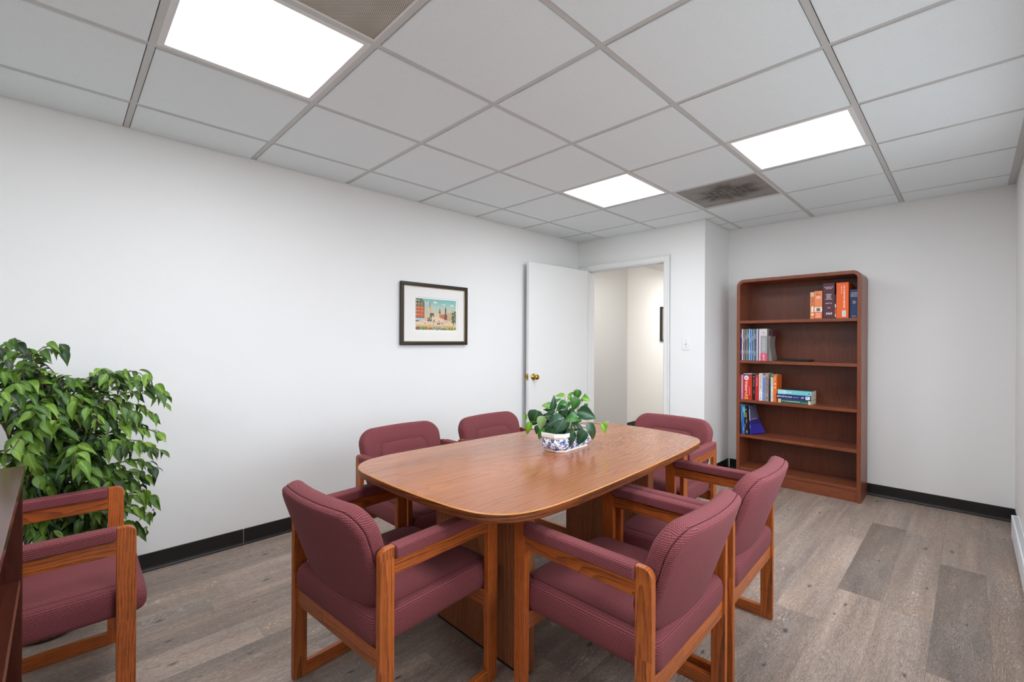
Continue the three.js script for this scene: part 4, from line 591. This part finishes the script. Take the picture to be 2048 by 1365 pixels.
// ── ficus in a woven basket
{
  const BXc = 0.34, BZc = 0.28;
  const o = thing('potted_ficus', 'large leafy green artificial ficus in a woven basket by the wall', 'plant', [BXc, 0, BZc]);
  const bas = [[0.0, 0.004], [0.115, 0.004], [0.125, 0.012], [0.138, 0.1], [0.148, 0.22], [0.15, 0.25], [0.142, 0.25], [0.138, 0.22], [0.0, 0.2]].map(p => new THREE.Vector2(...p));
  const wk = dataTex(256, 128, (u, v) => { const a = Math.floor(v * 16), s = Math.sin(u * Math.PI * 60 + (a % 2) * Math.PI), r = Math.sin(v * Math.PI * 32), k = 0.55 + 0.25 * s + 0.25 * r * r; return [126 * k, 92 * k, 58 * k]; });
  part(o, 'basket', new THREE.LatheGeometry(bas, 40), std({ map: wk, bumpMap: wk, bumpScale: 0.004, roughness: 0.85 }), 'brown woven basket');
  part(o, 'basket_rim', new THREE.TorusGeometry(0.147, 0.009, 8, 40).rotateX(Math.PI / 2).translate(0, 0.25, 0), std({ map: wk, roughness: 0.85 }));
  part(o, 'moss', new THREE.CylinderGeometry(0.137, 0.137, 0.012, 32).translate(0, 0.212, 0), std({ color: 0x4a4226, roughness: 1 }));
  const bark = std({ color: 0x4d3c2e, roughness: 0.85 }), twig = std({ color: 0x5a4a38, roughness: 0.85 });
  const tube = (pts, r0, name, mat) => { const c = new THREE.CatmullRomCurve3(pts), n = Math.max(6, pts.length * 3), g = new THREE.TubeGeometry(c, n, r0, 6); const p = g.attributes.position, cc = V3(); for (let i = 0; i <= n; i++) { c.getPointAt(i / n, cc); const k = 1 - 0.65 * i / n; for (let j = 0; j <= 6; j++) { const q = i * 7 + j; p.setXYZ(q, cc.x + (p.getX(q) - cc.x) * k, cc.y + (p.getY(q) - cc.y) * k, cc.z + (p.getZ(q) - cc.z) * k); } } part(o, name, g, mat); return c; };
  const trunks = [[0.02, 0.03, 0.95, 0.10, -0.03], [-0.04, -0.02, 1.0, -0.08, 0.02], [0.0, -0.05, 0.9, 0.02, -0.14], [0.03, 0.06, 0.98, 0.06, 0.14]].map(([x, z, h, tx, tz], i) => tube([V3(x, 0.2, z), V3(x * 0.4 + tx * 0.3, 0.45, z * 0.4 + tz * 0.3), V3(tx * 0.6, 0.7, tz * 0.6), V3(tx, h, tz)], 0.011, 'trunk', bark));
  const r = rng(4242);
  // branch tips read off the photograph, each at a distance from the wall it stands before
  const tips = [[335, 800, 0.42], [325, 785, 0.3], [300, 770, 0.5], [312, 830, 0.4], [322, 872, 0.5], [318, 940, 0.45], [305, 905, 0.6], [330, 905, 0.34], [298, 1030, 0.5], [312, 1000, 0.4], [280, 1060, 0.42], [250, 1050, 0.55], [258, 770, 0.35], [285, 770, 0.5], [220, 760, 0.6], [270, 830, 0.62], [240, 900, 0.66], [200, 1000, 0.58], [150, 1070, 0.5], [100, 1080, 0.55], [60, 1050, 0.6],
    [200, 850, 0.66], [150, 930, 0.7], [95, 985, 0.7], [180, 960, 0.64], [60, 960, 0.66], [25, 900, 0.7], [120, 860, 0.68], [70, 840, 0.7], [20, 800, 0.68], [110, 780, 0.55], [50, 770, 0.5], [5, 745, 0.55], [4, 705, 0.42], [20, 760, 0.36], [132, 712, 0.33], [40, 770, 0.44], [90, 780, 0.4], [160, 800, 0.4], [200, 780, 0.25], [285, 850, 0.25], [270, 960, 0.28], [230, 1030, 0.3], [100, 900, 0.3], [170, 880, 0.3], [40, 860, 0.3], [60, 990, 0.34],
    [-60, 760, 0.5], [-90, 860, 0.6], [-60, 940, 0.55], [-40, 1030, 0.5], [-120, 800, 0.4], [-20, 820, 0.72], [190, 905, 0.5], [245, 850, 0.45], [140, 990, 0.42], [130, 950, 0.55], [90, 930, 0.5], [40, 1000, 0.5], [175, 1040, 0.5], [10, 960, 0.45], [230, 980, 0.55], [260, 900, 0.5], [170, 820, 0.6], [60, 900, 0.6], [205, 1060, 0.45], [30, 850, 0.6], [225, 820, 0.4], [130, 890, 0.45], [110, 840, 0.4], [290, 990, 0.5], [250, 1010, 0.4], [15, 1040, 0.5], [80, 1060, 0.4], [85, 800, 0.35], [215, 940, 0.4], [120, 1030, 0.4], [300, 960, 0.3], [150, 840, 0.55]];
  const variants = [[0.18, 0.22], [0.3, 0.4], [0.1, 0.1], [0.22, 0.55]].map(([f, d], i) => leafGeo(t => (t < 0.93 ? Math.pow(Math.sin(Math.PI * Math.pow(t / 0.96, 0.78)), 0.95) : 0.07 * (1 - t) / 0.07) + 0.012, f, d, i % 2 ? 0.5 : -0.4));
  const mats = [[[76, 112, 38], [132, 160, 78], [62, 98, 33]], [[52, 82, 34], [92, 120, 62], [40, 68, 28]], [[104, 144, 44], [160, 184, 88], [88, 128, 38]], [[42, 66, 34], [78, 102, 60], [32, 54, 28]], [[124, 160, 50], [178, 196, 98], [106, 146, 44]]].map((c, i) => leafMat(leafTex(c[0], c[1], c[2], i * 3 + 1, 6, 0.1), 0.44));
  const leaves = [];
  tips.forEach(([u, v, x], bi) => {
    const tip = onX(u, v, x).sub(o.position); tip.x = clamp(tip.x, -BXc + 0.05, tip.y < 0.75 ? 0.25 : 0.36);
    const tr = trunks[bi % 4], h0 = clamp((tip.y - 0.2 + 0.06) / 0.8 * 0.85, 0.32, 0.98), s = tr.getPointAt(clamp(h0 - 0.04 - 0.12 * r(), 0.25, 0.98));
    const mid = s.clone().lerp(tip, 0.5); mid.y = Math.max(s.y, tip.y) + 0.02 + 0.05 * r(); mid.x += (r() - 0.5) * 0.06;
    const pre = s.clone().lerp(tip, 0.82); pre.y = mix(mid.y, tip.y, 0.5) + 0.03;
    const c = tube([s, s.clone().lerp(mid, 0.5).add(V3(0, 0.02, 0)), mid, pre, tip], 0.0042, 'branch', twig);
    const n = 26 + Math.floor(r() * 7);
    for (let k = 0; k < n; k++) {
      const t = 0.24 + 0.76 * (k + r() * 0.5) / n, p = c.getPointAt(Math.min(1, t)), tg = c.getTangentAt(Math.min(1, t));
      const side = V3(tg.z, 0, -tg.x).normalize().multiplyScalar(k % 2 ? 1 : -1), d = tg.clone().multiplyScalar(0.7).addScaledVector(side, 0.65 + 0.3 * r()).add(V3((r() - 0.5) * 0.5, -0.25 - 0.75 * r(), (r() - 0.5) * 0.5)).normalize();
      const q = p.clone().add(V3((r() - 0.5) * 0.03, (r() - 0.5) * 0.03, (r() - 0.5) * 0.03));
      const nr = V3((r() - 0.3) * 0.9, 1, (r() - 0.5) * 0.9).addScaledVector(CAMB, 0.25);
      const len = 0.046 + 0.034 * r(), w = len * (0.36 + 0.12 * r());
      if (q.x + BXc + d.x * len < 0.012) continue;
      const ex = q.x + BXc + Math.max(0, d.x) * len, ey = q.y + Math.min(0, d.y) * len; if (ex > 0.612 && ey < 0.7) continue;
      leaves.push([q, d, nr, len, w, r(), r()]);
    }
  });
  // the largest in view stay separate, the rest are one mass
  const score = (l) => { const w = l[0].clone().add(o.position), d = w.clone().sub(camera.position), f = -d.dot(CAMB), uu = IW / 2 + FOC * d.dot(CAMR) / f; return uu < -15 ? -1 : l[3] / f + w.x * 0.02; };
  leaves.sort((a, b) => score(b) - score(a));
  const rest = mats.map(() => []);
  leaves.forEach((l, i) => {
    const m = leafMatrix(l[0], l[1], l[2], l[3], l[4]), mi = [0, 2, 2, 0, 3, 1, 4, 4, 2, 0][Math.floor(l[5] * 10)], vi = Math.floor(l[6] * 4);
    if (i < 298) { const e = part(o, 'leaf', variants[vi], mats[mi]); m.decompose(e.position, e.quaternion, e.scale); }
    else rest[mi].push(variants[vi].clone().applyMatrix4(m));
  });
  const all = rest.map((g, i) => g.length ? [merged(g), i] : null).filter(Boolean);
  all.forEach(([g, i]) => { const e = part(o, 'foliage', g, mats[i]); e.userData.kind = 'stuff'; });
}
// ── pothos in a blue and white planter
{
  const C = V3(1.757, TBL, -1.562), o = thing('potted_pothos', 'green pothos in a blue and white floral ceramic planter on the table', 'plant', C.toArray(), 0.06);
  const oct = (hx, hz, c) => [[hx, hz - c], [hx - c, hz], [-hx + c, hz], [-hx, hz - c], [-hx, -hz + c], [-hx + c, -hz], [hx - c, -hz], [hx, -hz + c]];
  const flo = canvasTex(512, 256, (g, W, h) => {
    g.fillStyle = '#eef0f2'; g.fillRect(0, 0, W, h); const r = rng(31);
    g.strokeStyle = '#3d4f86'; g.lineWidth = 5; for (let k = 0; k < 9; k++) { let x = r() * W, y = 40 + r() * 180; g.beginPath(); g.moveTo(x, y); for (let q = 0; q < 3; q++) { g.quadraticCurveTo(x + 30 * (r() - 0.2), y + 60 * (r() - 0.5), x += 30 + 20 * r(), y += 50 * (r() - 0.5)); } g.stroke(); }
    const fl = (x, y, s) => { for (let p = 0; p < 5; p++) { const a = p * 1.257 + x; g.fillStyle = p % 2 ? '#35477f' : '#50659f'; g.beginPath(); g.ellipse(x + Math.cos(a) * s * 0.6, y + Math.sin(a) * s * 0.6, s * 0.52, s * 0.34, a, 0, 7); g.fill(); } g.fillStyle = '#dfe6f0'; g.beginPath(); g.arc(x, y, s * 0.22, 0, 7); g.fill(); };
    for (let k = 0; k < 26; k++) fl((k * 67 + 20 + r() * 24) % W, 40 + ((k * 83) % 180), 20 + r() * 12);
    for (let k = 0; k < 90; k++) { const x = r() * W, y = r() * h, a = r() * 6; g.fillStyle = r() > 0.5 ? '#4a5e98' : '#2f3f73'; g.beginPath(); g.ellipse(x, y, 15, 5, a, 0, 7); g.fill(); }
  });
  flo.wrapS = flo.wrapT = THREE.RepeatWrapping;
  const glaze = std({ color: 0xefece6, roughness: 0.16 }), HX = 0.072, HZ = 0.155, oc = oct(HX, HZ, 0.034);
  const facet = (rings, ctr = [0, 0], a = false, b = false) => { const g = flat(loft(oc, rings, ctr, (x, z, y) => [x, y, -z], a, b)); g.computeVertexNormals(); return g; };
  part(o, 'foot', facet([[0.8, 0], [0.83, 0.004], [0.83, 0.01]], [0, 0], true, false), glaze);
  const body = facet([[0.83, 0.01], [0.93, 0.022], [0.97, 0.04], [0.965, 0.055], [0.93, 0.066]]); part(o, 'planter_body', boxUV(body, 'y', 0.2, 0.1, 0.1, 0.1), std({ map: flo, roughness: 0.18 }), 'white ceramic painted with blue flowers');
  part(o, 'planter_rim', facet([[0.93, 0.066], [0.93, 0.069], [0.99, 0.073], [1.0, 0.077], [1.0, 0.09], [0.985, 0.0925], [0.9, 0.0925], [0.88, 0.088], [0.86, 0.06]]), glaze, 'plain cream rim');
  part(o, 'soil', facet([[0.87, 0.07], [0.87, 0.072]], [0, 0], true, true), std({ color: 0x2b2118, roughness: 1 }));
  const heart = (t) => { const s = Math.pow(Math.sin(Math.PI * Math.pow(Math.min(1, t * 0.985 + 0.015), 0.55)), 0.8); return s + 0.012; };
  const geos = [[0.16, 0.2], [0.3, 0.35], [0.06, 0.5], [0.45, 0.15]].map(([f, d], i) => leafGeo(heart, f, d, i % 2 ? 0.5 : -0.5, 8));
  const tones = { d: [[32, 78, 42], [112, 150, 100], [24, 62, 36]], g: [[62, 98, 74], [150, 176, 146], [44, 82, 60]], m: [[58, 124, 44], [150, 182, 92], [48, 108, 38]], b: [[116, 176, 44], [196, 214, 108], [92, 156, 36]], p: [[136, 164, 104], [190, 206, 150], [112, 146, 84]] };
  const lm = Object.fromEntries(Object.entries(tones).map(([k, c], i) => [k, leafMat(leafTex(c[0], c[1], c[2], i * 5 + 2, 3.5), 0.32, 0.1)]));
  const L = [[360, 615, 300, 290, 112, .03, 'd'], [185, 600, 130, 70, 62, .02, 'b'], [236, 800, 240, 125, 106, .05, 'b'], [480, 695, 240, 170, 105, .08, 'p'], [400, 825, 170, 100, 102, .05, 'd'], [470, 895, 220, 130, 122, .07, 'm'], [720, 655, 300, 220, 163, .09, 'g'], [795, 775, 280, 200, 122, .10, 'g'], [850, 400, 240, 190, 150, .03, 'm'], [860, 505, 240, 200, 130, .04, 'd'], [590, 372, 180, 130, 195, .0, 'b'], [696, 320, 250, 120, -82, .02, 'g'], [790, 275, 130, 60, -32, .0, 'm'], [820, 197, 160, 90, 186, -.02, 'b'], [1130, 190, 200, 140, 100, .0, 'm'], [1025, 176, 130, 64, 178, -.02, 'b'], [1000, 242, 120, 90, 60, -.02, 'b'], [1090, 350, 250, 170, 108, .0, 'm'], [985, 360, 130, 60, 118, .0, 'm'], [1300, 268, 160, 110, 18, -.03, 'b'], [1210, 288, 70, 34, 175, -.03, 'b'], [1270, 405, 140, 70, 118, -.03, 'm'], [1270, 180, 70, 24, -60, -.03, 'm'], [1310, 562, 370, 250, 12, .02, 'd'], [1020, 610, 220, 170, 160, .08, 'm'], [1110, 665, 200, 100, 165, .05, 'm'], [1420, 865, 370, 200, 56, .05, 'd'], [1000, 1020, 350, 190, 114, .10, 'd'], [1205, 968, 290, 200, 118, .085, 'd'], [1625, 812, 220, 120, 60, -.02, 'b'], [1640, 688, 120, 44, -38, -.02, 'b'], [590, 590, 230, 170, 192, .02, 'd'], [610, 825, 240, 170, 128, .06, 'd'], [850, 860, 220, 160, 95, .06, 'd'], [625, 460, 210, 110, 205, .0, 'd'], [930, 560, 200, 150, 95, .0, 'd'], [1150, 760, 220, 130, 20, .0, 'd'], [700, 890, 180, 120, 100, .07, 'm'], [1060, 500, 180, 120, 20, -.03, 'd'], [540, 740, 200, 150, 140, .03, 'd'], [930, 720, 220, 170, 80, .05, 'd'], [640, 700, 240, 190, 150, .04, 'd']];
  const dep = -C.clone().sub(camera.position).dot(CAMB), S = 0.1099, inv = new THREE.Matrix4(); o.updateMatrixWorld(true); inv.copy(o.matrixWorld).invert();
  const r = rng(8), stemM = std({ color: 0x7c8a45, roughness: 0.6 });
  L.forEach(([cx, cy, ln, wd, ang, off, tn], i) => {
    const dd = dep - off, k = S * dd / FOC, mid = atDepth(1030 + cx * S, 770 + cy * S, dd), a = ang * Math.PI / 180;
    const dir = CAMR.clone().multiplyScalar(Math.cos(a)).addScaledVector(CAMU, -Math.sin(a)).addScaledVector(CAMB, (r() - 0.4) * 0.35).normalize();
    const nr = CAMB.clone().multiplyScalar(0.85).add(V3(0, 0.55, 0)).addScaledVector(CAMR, (r() - 0.5) * 0.5), len = ln * k * 1.04, w = wd * k * 1.05, base = mid.clone().addScaledVector(dir, -len / 2);
    const m = inv.clone().multiply(leafMatrix(base, dir, nr, len, w)), e = part(o, 'leaf', geos[i % 4], lm[tn]); m.decompose(e.position, e.quaternion, e.scale);
    const b = base.clone().applyMatrix4(inv), root = V3(clamp(b.x * 0.4, -0.045, 0.045), 0.065, clamp(b.z * 0.55, -0.1, 0.1)), up = root.clone().lerp(b, 0.5); up.y = Math.max(b.y, 0.1) * 0.75 + 0.03; if (b.y < 0.1) up.y = 0.125;
    part(o, 'stem', new THREE.TubeGeometry(new THREE.CatmullRomCurve3([root, up, b]), 10, 0.0013, 5), stemM);
  });
}
renderer.render(scene, camera);
